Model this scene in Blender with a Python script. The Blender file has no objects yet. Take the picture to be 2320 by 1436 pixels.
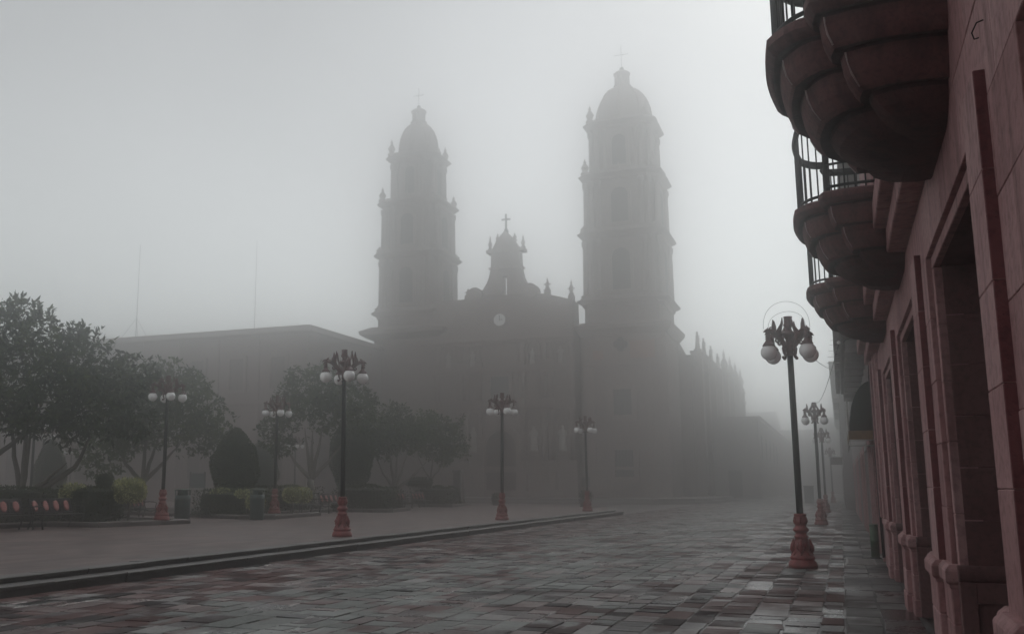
import bpy, math, random
import numpy as np
from mathutils import Vector, Matrix
R = math.radians
rnd = random.Random(7)
nrng = np.random.default_rng(11)
S = bpy.context.scene
COL = S.collection

# ------------------------------------------------------------------ camera
cd = bpy.data.cameras.new("camera"); cam = bpy.data.objects.new("camera", cd); COL.objects.link(cam)
cam.location = (0, 0, 1.6)
cam.rotation_euler = (R(90 + 9.726), 0, R(22.436))
cd.sensor_fit = 'HORIZONTAL'; cd.sensor_width = 36.0
cd.lens = 2220 / 2320 * 36
cd.shift_x = 185 / 2320
cd.clip_start = 0.05; cd.clip_end = 2000
S.camera = cam

# ------------------------------------------------------------------ sky, sun, exposure
SUN_EL, SUN_AZ = 38, 11 # low sun behind the fog, up the street
SKY_STRENGTH, SUN_STRENGTH = 0.125, 0.5
HAZE_DENSITY, HAZE_ANISO = 0.0140, 0.948
w = bpy.data.worlds.new("World"); S.world = w; w.use_nodes = True
nt = w.node_tree; N = nt.nodes; L = nt.links
for n in list(N): N.remove(n)
out = N.new('ShaderNodeOutputWorld'); bg = N.new('ShaderNodeBackground')
sky = N.new('ShaderNodeTexSky'); sky.sky_type = 'NISHITA'; sky.sun_disc = False
sky.sun_elevation = R(SUN_EL); sky.sun_rotation = R(SUN_AZ)
sky.air_density = 1.0; sky.dust_density = 0.3; sky.ozone_density = 1.0; sky.altitude = 1800
hs = N.new('ShaderNodeHueSaturation'); hs.inputs['Saturation'].default_value = 0.07
# overcast lid: radiance falls towards the horizon as under thick cloud
tc = N.new('ShaderNodeTexCoord'); sx = N.new('ShaderNodeSeparateXYZ')
mr = N.new('ShaderNodeMapRange'); mr.inputs[1].default_value = 0.0; mr.inputs[2].default_value = 0.6
mr.inputs[3].default_value = 1.3; mr.inputs[4].default_value = 0.92
mz = N.new('ShaderNodeMapRange'); mz.inputs[1].default_value = 0.62; mz.inputs[2].default_value = 1.0      # overcast lid is brightest overhead
mz.inputs[3].default_value = 1.0; mz.inputs[4].default_value = 2.6
mm = N.new('ShaderNodeMath'); mm.operation = 'MULTIPLY'
mx = N.new('ShaderNodeMix'); mx.data_type = 'RGBA'; mx.blend_type = 'MULTIPLY'; mx.inputs[0].default_value = 1.0
L.new(tc.outputs['Generated'], sx.inputs[0]); L.new(sx.outputs['Z'], mr.inputs[0])
L.new(sky.outputs[0], hs.inputs['Color']); L.new(hs.outputs[0], mx.inputs[6]); L.new(sx.outputs['Z'], mz.inputs[0]); L.new(mr.outputs[0], mm.inputs[0]); L.new(mz.outputs[0], mm.inputs[1]); L.new(mm.outputs[0], mx.inputs[7])
# the lid is not quite even
cz = N.new('ShaderNodeTexNoise'); cz.inputs['Scale'].default_value = 2.2; cz.inputs['Detail'].default_value = 4; cz.inputs['Roughness'].default_value = .5
cr_ = N.new('ShaderNodeMapRange'); cr_.inputs[1].default_value = .3; cr_.inputs[2].default_value = .7; cr_.inputs[3].default_value = .86; cr_.inputs[4].default_value = 1.12
mc = N.new('ShaderNodeMix'); mc.data_type = 'RGBA'; mc.blend_type = 'MULTIPLY'; mc.inputs[0].default_value = 1.0
L.new(tc.outputs['Generated'], cz.inputs['Vector']); L.new(cz.outputs[0], cr_.inputs[0]); L.new(mx.outputs[2], mc.inputs[6]); L.new(cr_.outputs[0], mc.inputs[7])
L.new(mc.outputs[2], bg.inputs['Color']); bg.inputs['Strength'].default_value = SKY_STRENGTH
L.new(bg.outputs[0], out.inputs['Surface'])
sd = bpy.data.lights.new("sun", 'SUN'); sun = bpy.data.objects.new("sun", sd); COL.objects.link(sun)
sd.energy = SUN_STRENGTH; sd.angle = R(20); sd.color = (1.0, 0.97, 0.93)
sdir = Vector((math.sin(R(SUN_AZ)) * math.cos(R(SUN_EL)), math.cos(R(SUN_AZ)) * math.cos(R(SUN_EL)), math.sin(R(SUN_EL))))
sun.rotation_euler = sdir.to_track_quat('Z', 'Y').to_euler()
sun.location = (0, 60, 80)
S.view_settings.view_transform = 'Standard'; S.view_settings.look = 'None'
S.view_settings.exposure = 0.0; S.view_settings.gamma = 1.0
S.render.engine = 'CYCLES'
S.cycles.volume_bounces = 6; S.cycles.max_bounces = 8
S.cycles.use_denoising = True

# ------------------------------------------------------------------ helpers
ORG = {}
def tag(o, label=None, cat=None, group=None, kind=None):
    if label: o['label'] = label
    if cat: o['category'] = cat
    if group: o['group'] = group
    if kind: o['kind'] = kind
    return o

def thing(name, label, cat, loc=(0, 0, 0), rz=0.0, group=None):
    o = bpy.data.objects.new(name, None); COL.objects.link(o)
    o.location = loc; o.rotation_euler = (0, 0, rz); o.empty_display_size = 0.3
    ORG[o] = Vector(loc)
    return tag(o, label, cat, group)

class MB:
    """collects geometry and links it as one mesh object"""
    def __init__(s): s.v = []; s.f = []; s.t = []; s.m = []; s.sm = []
    def face(s, pts, t=.5, m=0, sm=False):
        i = len(s.v); s.v.extend([tuple(p) for p in pts]); s.f.append(tuple(range(i, i + len(pts)))); s.t.append(t); s.m.append(m); s.sm.append(sm)
    def mesh(s, vs, fs, t=.5, m=0, sm=False):
        i = len(s.v); s.v.extend([tuple(p) for p in vs])
        for f in fs:
            s.f.append(tuple(a + i for a in f)); s.t.append(t); s.m.append(m); s.sm.append(sm)
    def box(s, x0, x1, y0, y1, z0, z1, t=.5, m=0):
        vs = [(x0, y0, z0), (x1, y0, z0), (x1, y1, z0), (x0, y1, z0), (x0, y0, z1), (x1, y0, z1), (x1, y1, z1), (x0, y1, z1)]
        s.mesh(vs, [(3, 2, 1, 0), (4, 5, 6, 7), (0, 1, 5, 4), (1, 2, 6, 5), (2, 3, 7, 6), (3, 0, 4, 7)], t, m)
    def rings(s, rings, t=.5, m=0, sm=True, closed=True, cap0=True, cap1=True):
        n = len(rings[0]); i = len(s.v)
        for r in rings: s.v.extend([tuple(p) for p in r])
        for k in range(len(rings) - 1):
            for j in range(n if closed else n - 1):
                a = i + k * n + j; b = i + k * n + (j + 1) % n
                s.f.append((a, b, b + n, a + n)); s.t.append(t); s.m.append(m); s.sm.append(sm)
        if cap0: s.f.append(tuple(range(i + n - 1, i - 1, -1))); s.t.append(t); s.m.append(m); s.sm.append(False)
        if cap1:
            e = i + (len(rings) - 1) * n
            s.f.append(tuple(range(e, e + n))); s.t.append(t); s.m.append(m); s.sm.append(False)
    def lathe(s, prof, c=(0, 0, 0), n=20, t=.5, m=0, sm=True, ph=0., sq=None):
        rs = []
        for r, z in prof:
            ring = []
            for k in range(n):
                a = 2 * math.pi * k / n + ph
                ring.append((c[0] + r * math.cos(a), c[1] + r * math.sin(a), c[2] + z))
            rs.append(ring)
        s.rings(rs, t, m, sm)
    def tube(s, pts, rad, n=8, t=.5, m=0, sm=True):
        pts = [Vector(p) for p in pts]
        if not hasattr(rad, '__len__'): rad = [rad] * len(pts)
        up = Vector((0, 0, 1)); rs = []; u = None
        for k, p in enumerate(pts):
            d = (pts[min(k + 1, len(pts) - 1)] - pts[max(k - 1, 0)]).normalized()
            if u is None:
                u = d.cross(up)
                if u.length < 1e-3: u = d.cross(Vector((1, 0, 0)))
            u = (u - d * u.dot(d)).normalized(); v = d.cross(u)
            rs.append([p + (u * math.cos(2 * math.pi * j / n) + v * math.sin(2 * math.pi * j / n)) * rad[k] for j in range(n)])
        s.rings(rs, t, m, sm)
    def prism(s, poly, z0, z1, t=.5, m=0):
        n = len(poly)
        s.rings([[(x, y, z0) for x, y in poly], [(x, y, z1) for x, y in poly]], t, m, False)
    def ball(s, c, r, n=16, t=.5, m=0, sz=1.0, sm=True):
        prof = [(max(1e-4, r * math.sin(math.pi * k / (n // 2))), -r * sz * math.cos(math.pi * k / (n // 2))) for k in range(n // 2 + 1)]
        s.lathe(prof, c, n, t, m, sm)
    def cut(s): s.cuts = getattr(s, 'cuts', [0]); s.cuts.append(len(s.f))
    def build_each(s, name, mats, parent=None, world=False, bevel=0):
        """one object per piece marked off with cut()"""
        cs = sorted(set(getattr(s, 'cuts', [0]) + [len(s.f)]))
        for a, b in zip(cs, cs[1:]):
            q = MB(); ids = sorted({i for f in s.f[a:b] for i in f}); mp = {i: k for k, i in enumerate(ids)}
            q.v = [s.v[i] for i in ids]; q.f = [tuple(mp[i] for i in f) for f in s.f[a:b]]; q.t = s.t[a:b]; q.m = s.m[a:b]; q.sm = s.sm[a:b]
            q.build(name, mats, parent, world, bevel)
    def build(s, name, mats, parent=None, world=False, bevel=0, seg=1):
        if not isinstance(mats, (list, tuple)): mats = [mats]
        me = bpy.data.meshes.new(name)
        vs = s.v
        org = ORG.get(parent) if parent is not None else None
        if world and org is not None: vs = [(x - org[0], y - org[1], z - org[2]) for x, y, z in vs]
        me.from_pydata(vs, [], s.f)
        for m in mats: me.materials.append(m)
        me.polygons.foreach_set('material_index', s.m)
        me.polygons.foreach_set('use_smooth', s.sm)
        a = me.attributes.new('tint', 'FLOAT', 'FACE'); a.data.foreach_set('value', [float(t) for t in s.t])
        me.update()
        o = bpy.data.objects.new(name, me); COL.objects.link(o)
        if parent is not None: o.parent = parent; ORG[o] = org
        if bevel:
            b = o.modifiers.new('bevel', 'BEVEL'); b.width = bevel; b.segments = seg; b.limit_method = 'ANGLE'; b.angle_limit = R(40)
        return o

def copy_tree(o, parent=None):
    c = o.copy(); COL.objects.link(c)
    if parent is not None: c.parent = parent
    for ch in KIDS.get(o, ()): copy_tree(ch, c)
    return c
KIDS = {}
def reg(root):
    for o in list(COL.objects):
        if o.parent is not None: KIDS.setdefault(o.parent, [])
    KIDS.clear()
    for o in COL.objects:
        if o.parent is not None: KIDS.setdefault(o.parent, []).append(o)

# ------------------------------------------------------------------ materials
def mat(name):
    m = bpy.data.materials.new(name); m.use_nodes = True
    n = m.node_tree.nodes; p = n['Principled BSDF']
    return m, n, m.node_tree.links, p
def node(n, typ, **kw):
    x = n.new(typ)
    for k, v in kw.items(): setattr(x, k, v)
    return x
def ramp(n, stops):
    r = n.new('ShaderNodeValToRGB'); e = r.color_ramp.elements
    while len(e) < len(stops): e.new(0.5)
    for el, (p, c) in zip(e, stops): el.position = p; el.color = (*c, 1)
    return r
def stone_mat(name, c0, c1, c2, scale=3.0, rough=.85, bump=.25, spots=.5, coord='Object', stain=0):
    """mottled stone: tint attribute picks the block's shade, noise mottles it"""
    m, n, l, p = mat(name)
    tcn = n.new('ShaderNodeTexCoord'); at = node(n, 'ShaderNodeAttribute', attribute_name='tint')
    nz = n.new('ShaderNodeTexNoise'); nz.inputs['Scale'].default_value = scale; nz.inputs['Detail'].default_value = 8; nz.inputs['Roughness'].default_value = .65
    n2 = n.new('ShaderNodeTexNoise'); n2.inputs['Scale'].default_value = scale * 14; n2.inputs['Detail'].default_value = 4
    l.new(tcn.outputs[coord], nz.inputs['Vector']); l.new(tcn.outputs[coord], n2.inputs['Vector'])
    a = node(n, 'ShaderNodeMath', operation='MULTIPLY_ADD'); a.inputs[1].default_value = .7; a.inputs[2].default_value = -.35 + .15
    l.new(nz.outputs[0], a.inputs[0])
    b = node(n, 'ShaderNodeMath', operation='MULTIPLY_ADD'); b.inputs[1].default_value = .7
    l.new(at.outputs['Fac'], b.inputs[0]); l.new(a.outputs[0], b.inputs[2])
    rp = ramp(n, [(0.08, c0), (.45, c1), (.92, c2)]); l.new(b.outputs[0], rp.inputs[0])
    mxx = node(n, 'ShaderNodeMix', data_type='RGBA', blend_type='MULTIPLY'); mxx.inputs[0].default_value = spots
    r2 = ramp(n, [(.32, (.55, .5, .5)), (.5, (1, 1, 1)), (.75, (1.12, 1.1, 1.1))]); l.new(n2.outputs[0], r2.inputs[0])
    l.new(rp.outputs[0], mxx.inputs[6]); l.new(r2.outputs[0], mxx.inputs[7])
    last = mxx.outputs[2]
    pores = None
    if stain:
        mp = n.new('ShaderNodeMapping'); mp.inputs['Scale'].default_value = (5, 5, .45); l.new(tcn.outputs[coord], mp.inputs['Vector'])
        n3 = n.new('ShaderNodeTexNoise'); n3.inputs['Scale'].default_value = 1.6; n3.inputs['Detail'].default_value = 5; l.new(mp.outputs[0], n3.inputs['Vector'])
        r3 = ramp(n, [(.34, (.42, .36, .36)), (.5, (1, 1, 1)), (.72, (1.1, 1.08, 1.08))]); l.new(n3.outputs[0], r3.inputs[0])
        m3 = node(n, 'ShaderNodeMix', data_type='RGBA', blend_type='MULTIPLY'); m3.inputs[0].default_value = stain; l.new(last, m3.inputs[6]); l.new(r3.outputs[0], m3.inputs[7])
        vo = n.new('ShaderNodeTexVoronoi'); vo.inputs['Scale'].default_value = 26; l.new(tcn.outputs[coord], vo.inputs['Vector'])
        pores = ramp(n, [(.05, (.35, .32, .32)), (.13, (1, 1, 1))]); l.new(vo.outputs['Distance'], pores.inputs[0])
        m4 = node(n, 'ShaderNodeMix', data_type='RGBA', blend_type='MULTIPLY'); m4.inputs[0].default_value = .7; l.new(m3.outputs[2], m4.inputs[6]); l.new(pores.outputs[0], m4.inputs[7]); last = m4.outputs[2]
    l.new(last, p.inputs['Base Color'])
    p.inputs['Roughness'].default_value = rough
    if bump:
        bp = n.new('ShaderNodeBump'); bp.inputs['Strength'].default_value = bump; bp.inputs['Distance'].default_value = .02
        ad = node(n, 'ShaderNodeMath', operation='ADD'); l.new(nz.outputs[0], ad.inputs[0]); l.new(n2.outputs[0], ad.inputs[1])
        if pores:
            a5 = node(n, 'ShaderNodeMath', operation='ADD'); l.new(ad.outputs[0], a5.inputs[0]); l.new(pores.outputs[0], a5.inputs[1]); ad = a5
        l.new(ad.outputs[0], bp.inputs['Height']); l.new(bp.outputs[0], p.inputs['Normal'])
    return m
def plain_mat(name, c, rough=.5, metal=0., var=.3, scale=12., spec=.5, bump=.08):
    m, n, l, p = mat(name)
    tcn = n.new('ShaderNodeTexCoord'); nz = n.new('ShaderNodeTexNoise'); nz.inputs['Scale'].default_value = scale; nz.inputs['Detail'].default_value = 6
    l.new(tcn.outputs['Object'], nz.inputs['Vector'])
    rp = ramp(n, [(.3, tuple(x * (1 - var) for x in c)), (.7, tuple(min(1, x * (1 + var)) for x in c))]); l.new(nz.outputs[0], rp.inputs[0])
    l.new(rp.outputs[0], p.inputs['Base Color']); p.inputs['Roughness'].default_value = rough; p.inputs['Metallic'].default_value = metal
    p.inputs['Specular IOR Level'].default_value = spec
    if bump:
        bp = n.new('ShaderNodeBump'); bp.inputs['Strength'].default_value = bump; bp.inputs['Distance'].default_value = .01
        l.new(nz.outputs[0], bp.inputs['Height']); l.new(bp.outputs[0], p.inputs['Normal'])
    return m
def leaf_mat(name, c0, c1, c2, rough=.5):
    m, n, l, p = mat(name)
    at = node(n, 'ShaderNodeAttribute', attribute_name='tint')
    rp = ramp(n, [(0., c0), (.55, c1), (1., c2)]); l.new(at.outputs['Fac'], rp.inputs[0])
    l.new(rp.outputs[0], p.inputs['Base Color']); p.inputs['Roughness'].default_value = rough
    p.inputs['Specular IOR Level'].default_value = .15
    return m

M = {}
M['cantera'] = stone_mat('pink_stone', (.20, .088, .09), (.36, .19, .19), (.53, .35, .345), 1.1, .82, .35, .6, stain=.55)
M['cantera_dark'] = stone_mat('maroon_stone', (.065, .020, .022), (.13, .036, .04), (.2, .07, .074), 1.8, .85, .35, .6, stain=.5)
M['cathedral'] = stone_mat('cathedral_stone', (.14, .105, .10), (.22, .175, .165), (.32, .26, .24), .35, .9, .2, .45)
M['reveal'] = stone_mat('shaded_reveal_stone', (.06, .028, .028), (.14, .068, .067), (.22, .12, .118), 1.6, .88, .35, .6, stain=.5)  # the pink stone darkened: shade of the recess put into the colour
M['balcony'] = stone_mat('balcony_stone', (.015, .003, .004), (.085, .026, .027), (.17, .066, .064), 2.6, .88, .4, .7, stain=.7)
M['mortar'] = stone_mat('chipped_arris', (.25, .18, .17), (.34, .26, .25), (.42, .34, .33), 6, .9, .2, .6)
M['shutter'] = plain_mat('pale_shutter', (.15, .125, .12), .7, 0, .2, 2)
M['bell_dark'] = plain_mat('dim_belfry', (.06, .05, .048), .9, 0, .2, 2)
M['cath_red'] = stone_mat('red_stone', (.20, .11, .09), (.27, .15, .12), (.33, .20, .16), .8, .9, .2, .45)
M['palace'] = stone_mat('palace_stone', (.17, .135, .13), (.25, .205, .2), (.33, .28, .27), .5, .9, .2, .4)
M['plaster'] = stone_mat('grey_plaster', (.16, .15, .145), (.24, .225, .22), (.33, .31, .3), .7, .9, .1, .4)
M['iron'] = plain_mat('black_iron', (.008, .008, .009), .55, 0, .3, 8, .2)
M['pole'] = plain_mat('black_pole_paint', (.007, .007, .007), .5, 0, .3, 6, .2)
M['redcast'] = plain_mat('red_cast_iron', (.23, .036, .034), .42, 0, .35, 9, .5, .25)
M['redcast_dark'] = plain_mat('dark_red_cast_iron', (.085, .016, .016), .45, 0, .35, 9, .5, .25)
M['globe'], _n, _l, _p = mat('opal_glass')
_p.inputs['Base Color'].default_value = (.95, .95, .94, 1); _p.inputs['Roughness'].default_value = .22
M['dark'] = plain_mat('dark_void', (.012, .01, .01), .7)
M['wood'] = plain_mat('dark_wood', (.045, .02, .016), .6, 0, .4, 5)
M['glass'] = plain_mat('window_glass', (.025, .028, .03), .12, 0, .2, 2, .6, 0)
M['kerb'] = stone_mat('kerb_stone', (.10, .088, .084), (.17, .15, .145), (.24, .215, .21), 1.5, .6, .25, .5)
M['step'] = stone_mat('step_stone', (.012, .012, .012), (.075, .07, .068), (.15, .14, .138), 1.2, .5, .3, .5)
M['soil'] = plain_mat('soil', (.03, .024, .018), .95, 0, .5, 6)
M['bin'] = plain_mat('green_bin_paint', (.022, .05, .045), .42, 0, .25, 6)
M['binlid'] = plain_mat('green_bin_lid', (.045, .065, .05), .5, 0, .25, 6)
M['benchiron'] = plain_mat('bench_iron', (.014, .015, .017), .5, 0, .3, 9)
M['medal'] = plain_mat('pink_medallion', (.34, .095, .085), .5, 0, .5, 30)
M['bark'] = stone_mat('bark', (.05, .043, .037), (.10, .087, .075), (.17, .15, .135), 5, .9, .6, .5)
M['palebark'] = stone_mat('pale_bark', (.12, .108, .095), (.20, .18, .16), (.28, .26, .235), 5, .9, .5, .5)
M['leaf'] = leaf_mat('ficus_leaf', (.008, .014, .002), (.034, .064, .010), (.11, .15, .028))
M['leaf2'] = leaf_mat('magnolia_leaf', (.006, .010, .002), (.024, .044, .007), (.10, .13, .025))
M['hedge'] = leaf_mat('hedge_leaf', (.008, .014, .003), (.022, .040, .008), (.06, .085, .02))
M['topiary'] = leaf_mat('topiary_leaf', (.008, .016, .002), (.026, .05, .007), (.07, .10, .018))
M['yellow'] = leaf_mat('variegated_leaf', (.12, .13, .045), (.46, .47, .22), (.74, .74, .46), .6)
M['green_awn'] = plain_mat('green_canvas', (.007, .02, .011), .8, 0, .3, 4)
M['awn_stripe'] = plain_mat('dark_green_stripe', (.006, .014, .009), .8, 0, .3, 4)
M['ochre'] = plain_mat('ochre_band', (.17, .10, .04), .7, 0, .3, 6)
M['whiteedge'] = plain_mat('pale_metal_edge', (.36, .36, .34), .5, 0, .2, 6)
M['greenpost'] = plain_mat('green_post_paint', (.035, .085, .04), .5, 0, .35, 6)
M['bronze'] = plain_mat('dark_bronze', (.02, .022, .02), .5, 0, .4, 6)
M['statue'] = stone_mat('statue_stone', (.22, .20, .19), (.36, .33, .31), (.46, .43, .41), 2, .9, .2, .4)
M['wire'] = plain_mat('wire', (.05, .05, .05), .5)
M['steel'] = plain_mat('grey_metal_plate', (.23, .21, .20), .5, 0, .35, 25, .5, .3)

# paving: colour by stone (tint attribute), dulled by a thin grey film of water in broad patches, its sky reflection put into the colour
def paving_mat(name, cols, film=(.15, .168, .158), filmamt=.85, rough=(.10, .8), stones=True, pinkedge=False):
    m, n, l, p = mat(name)
    g = n.new('ShaderNodeNewGeometry'); at = node(n, 'ShaderNodeAttribute', attribute_name='tint')
    rp = ramp(n, cols); l.new(at.outputs['Fac'], rp.inputs[0])
    mp = n.new('ShaderNodeMapping'); mp.inputs['Scale'].default_value = (.55, .26, 1); l.new(g.outputs['Position'], mp.inputs['Vector'])
    nz = n.new('ShaderNodeTexNoise'); nz.inputs['Scale'].default_value = 1.3; nz.inputs['Detail'].default_value = 7; nz.inputs['Roughness'].default_value = .62
    l.new(mp.outputs[0], nz.inputs['Vector'])
    # stones differ in how much film they keep
    ad = node(n, 'ShaderNodeMath', operation='MULTIPLY_ADD'); ad.inputs[1].default_value = .30
    tw = node(n, 'ShaderNodeMath', operation='FRACT'); t2 = node(n, 'ShaderNodeMath', operation='MULTIPLY'); t2.inputs[1].default_value = 37.7
    l.new(at.outputs['Fac'], t2.inputs[0]); l.new(t2.outputs[0], tw.inputs[0]); l.new(tw.outputs[0], ad.inputs[0]); l.new(nz.outputs[0], ad.inputs[2])
    lastfac = ad.outputs[0]
    sp = n.new('ShaderNodeSeparateXYZ'); l.new(g.outputs['Position'], sp.inputs[0])
    if pinkedge:   # the strip by the plaza steps stays free of the painted sheen, and the side by the houses gets less
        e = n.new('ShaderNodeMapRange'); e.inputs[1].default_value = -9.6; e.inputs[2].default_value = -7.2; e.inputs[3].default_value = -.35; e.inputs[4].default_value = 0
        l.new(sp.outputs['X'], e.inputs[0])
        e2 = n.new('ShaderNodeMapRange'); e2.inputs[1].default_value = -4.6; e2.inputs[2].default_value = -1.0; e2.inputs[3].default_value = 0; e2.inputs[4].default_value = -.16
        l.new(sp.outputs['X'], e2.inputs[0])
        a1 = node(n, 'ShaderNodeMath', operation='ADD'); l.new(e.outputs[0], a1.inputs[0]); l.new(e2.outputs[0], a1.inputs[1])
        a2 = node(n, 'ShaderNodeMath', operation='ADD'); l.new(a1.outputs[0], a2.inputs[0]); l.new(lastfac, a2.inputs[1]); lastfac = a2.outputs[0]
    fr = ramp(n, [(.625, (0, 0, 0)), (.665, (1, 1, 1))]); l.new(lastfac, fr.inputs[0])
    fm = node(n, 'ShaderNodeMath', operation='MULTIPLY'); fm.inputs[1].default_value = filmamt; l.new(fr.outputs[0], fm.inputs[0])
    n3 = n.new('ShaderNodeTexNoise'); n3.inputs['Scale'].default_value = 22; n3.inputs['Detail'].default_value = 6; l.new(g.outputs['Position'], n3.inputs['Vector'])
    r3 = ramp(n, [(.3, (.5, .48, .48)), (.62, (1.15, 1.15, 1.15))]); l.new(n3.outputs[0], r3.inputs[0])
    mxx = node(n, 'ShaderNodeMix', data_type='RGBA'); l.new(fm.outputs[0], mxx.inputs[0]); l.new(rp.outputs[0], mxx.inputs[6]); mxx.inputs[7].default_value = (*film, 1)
    m2 = node(n, 'ShaderNodeMix', data_type='RGBA', blend_type='MULTIPLY'); m2.inputs[0].default_value = .8
    l.new(mxx.outputs[2], m2.inputs[6]); l.new(r3.outputs[0], m2.inputs[7]); l.new(m2.outputs[2], p.inputs['Base Color'])
    rr = n.new('ShaderNodeMapRange'); rr.inputs[3].default_value = rough[0]; rr.inputs[4].default_value = rough[1]
    r4 = node(n, 'ShaderNodeMath', operation='MULTIPLY_ADD'); r4.inputs[1].default_value = .25; l.new(n3.outputs[0], r4.inputs[0]); l.new(rr.outputs[0], r4.inputs[2])
    l.new(r4.outputs[0], p.inputs['Roughness'])
    # only some stones hold water: the rest are nearly matt
    wet = ramp(n, [(.0, (1, 1, 1)), (.25, (.8, .8, .8)), (.42, (.22, .22, .22)), (1, (.1, .1, .1))]); wz = n.new('ShaderNodeTexNoise'); wz.inputs['Scale'].default_value = .55; wz.inputs['Detail'].default_value = 5; wz.inputs['Roughness'].default_value = .6; l.new(g.outputs['Position'], wz.inputs['Vector'])
    wm = node(n, 'ShaderNodeMath', operation='MULTIPLY_ADD'); wm.inputs[1].default_value = -1.9; wm.inputs[2].default_value = 1.10; l.new(wz.outputs[0], wm.inputs[0])
    wq = node(n, 'ShaderNodeMath', operation='MULTIPLY_ADD'); wq.inputs[1].default_value = .55; l.new(tw.outputs[0], wq.inputs[0]); l.new(wm.outputs[0], wq.inputs[2])
    l.new(wq.outputs[0], wet.inputs[0]); l.new(wq.outputs[0], rr.inputs[0])
    ws = node(n, 'ShaderNodeMath', operation='MULTIPLY_ADD'); ws.inputs[1].default_value = .55; l.new(wet.outputs[0], ws.inputs[0])
    wf = node(n, 'ShaderNodeMath', operation='MULTIPLY'); wf.inputs[1].default_value = .4; l.new(fm.outputs[0], wf.inputs[0]); l.new(wf.outputs[0], ws.inputs[2])
    l.new(ws.outputs[0], p.inputs['Specular IOR Level'])
    bp = n.new('ShaderNodeBump'); bp.inputs['Strength'].default_value = .3; bp.inputs['Distance'].default_value = .012
    l.new(n3.outputs[0], bp.inputs['Height']); l.new(bp.outputs[0], p.inputs['Normal'])
    return m
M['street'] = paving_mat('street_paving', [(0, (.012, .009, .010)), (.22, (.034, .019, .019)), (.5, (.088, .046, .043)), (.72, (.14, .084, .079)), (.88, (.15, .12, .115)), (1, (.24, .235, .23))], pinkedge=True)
M['sidewalk'] = paving_mat('sidewalk_paving', [(0, (.022, .015, .015)), (.5, (.048, .033, .032)), (1, (.085, .068, .065))], filmamt=.3)

def brick_mat(name, a, b, mortar, bw, rh, rot=0., rough=.6, streak=.5):
    m, n, l, p = mat(name)
    g = n.new('ShaderNodeNewGeometry'); mp = n.new('ShaderNodeMapping'); mp.inputs['Rotation'].default_value = (0, 0, rot)
    l.new(g.outputs['Position'], mp.inputs['Vector'])
    br = n.new('ShaderNodeTexBrick'); br.inputs['Scale'].default_value = 1; br.inputs['Brick Width'].default_value = bw; br.inputs['Row Height'].default_value = rh
    br.inputs['Mortar Size'].default_value = .008; br.inputs['Color1'].default_value = (*a, 1); br.inputs['Color2'].default_value = (*b, 1); br.inputs['Mortar'].default_value = (*mortar, 1)
    l.new(mp.outputs[0], br.inputs['Vector'])
    nz = n.new('ShaderNodeTexNoise'); nz.inputs['Scale'].default_value = .7; nz.inputs['Detail'].default_value = 8; l.new(g.outputs['Position'], nz.inputs['Vector'])
    rp = ramp(n, [(.3, (.6, .6, .6)), (.7, (1.3, 1.25, 1.22))]); l.new(nz.outputs[0], rp.inputs[0])
    mxx = node(n, 'ShaderNodeMix', data_type='RGBA', blend_type='MULTIPLY'); mxx.inputs[0].default_value = streak
    l.new(br.outputs['Color'], mxx.inputs[6]); l.new(rp.outputs[0], mxx.inputs[7]); l.new(mxx.outputs[2], p.inputs['Base Color'])
    rr = n.new('ShaderNodeMapRange'); rr.inputs[3].default_value = rough - .18; rr.inputs[4].default_value = rough + .18; l.new(nz.outputs[0], rr.inputs[0]); l.new(rr.outputs[0], p.inputs['Roughness'])
    bp = n.new('ShaderNodeBump'); bp.inputs['Strength'].default_value = .25; bp.inputs['Distance'].default_value = .008
    l.new(br.outputs['Fac'], bp.inputs['Height']); bp.invert = True; l.new(bp.outputs[0], p.inputs['Normal'])
    return m
M['plaza'] = brick_mat('plaza_paving', (.085, .056, .052), (.16, .12, .113), (.045, .036, .035), .7, .35, R(90), .58, .95)
M['ground'] = brick_mat('square_paving', (.085, .078, .076), (.14, .12, .115), (.05, .045, .045), .9, .45, R(90), .45, .8)

# ------------------------------------------------------------------ ground, street, plaza
g = MB(); g.face([(-300, -30, -.03), (70, -30, -.03), (70, 300, -.03), (-300, 300, -.03)])
tag(g.build('ground', M['ground']), kind='structure')

def lay_stones(mb, x0, x1, y0, y1, rw, ln, gap, tilt, hvar, zt=0.0):
    x = x0
    while x < x1 - .05:
        wd = min(rnd.uniform(*rw), x1 - x)
        if x1 - x - wd < .18: wd = x1 - x
        y = y0 - rnd.uniform(0, ln[1])
        while y < y1:
            sc = 1 if y < 60 else 1.6
            le = rnd.uniform(*ln) * sc
            dz = rnd.gauss(0, hvar); tx = rnd.gauss(0, tilt); ty = rnd.gauss(0, tilt)
            a0, a1, b0, b1 = x + gap, x + wd - gap, y + gap * rnd.uniform(.6, 1.5), y + le - gap
            c = .014; cx_, cy_ = (a0 + a1) / 2, (b0 + b1) / 2
            j = lambda: rnd.gauss(0, .013)
            top = [(a0 + c + j(), b0 + c + j()), (a1 - c + j(), b0 + c + j()), (a1 - c + j(), b1 - c + j()), (a0 + c + j(), b1 - c + j())]
            bot = [(a0, b0), (a1, b0), (a1, b1), (a0, b1)]
            t3 = [(px, py, zt + dz + (px - cx_) * tx + (py - cy_) * ty) for px, py in top]
            b3 = [(px, py, zt - .022) for px, py in bot]
            t = min(1, max(0, rnd.gauss(.47, .30)))
            mb.mesh(t3 + b3, [(0, 1, 2, 3), (4, 5, 1, 0), (5, 6, 2, 1), (6, 7, 3, 2), (7, 4, 0, 3)], t)
            y += le
        x += wd
st = MB(); lay_stones(st, -11.22, -.05, 2.0, 110, (.27, .44), (.24, .72), .0035, .008, .0022)
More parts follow.
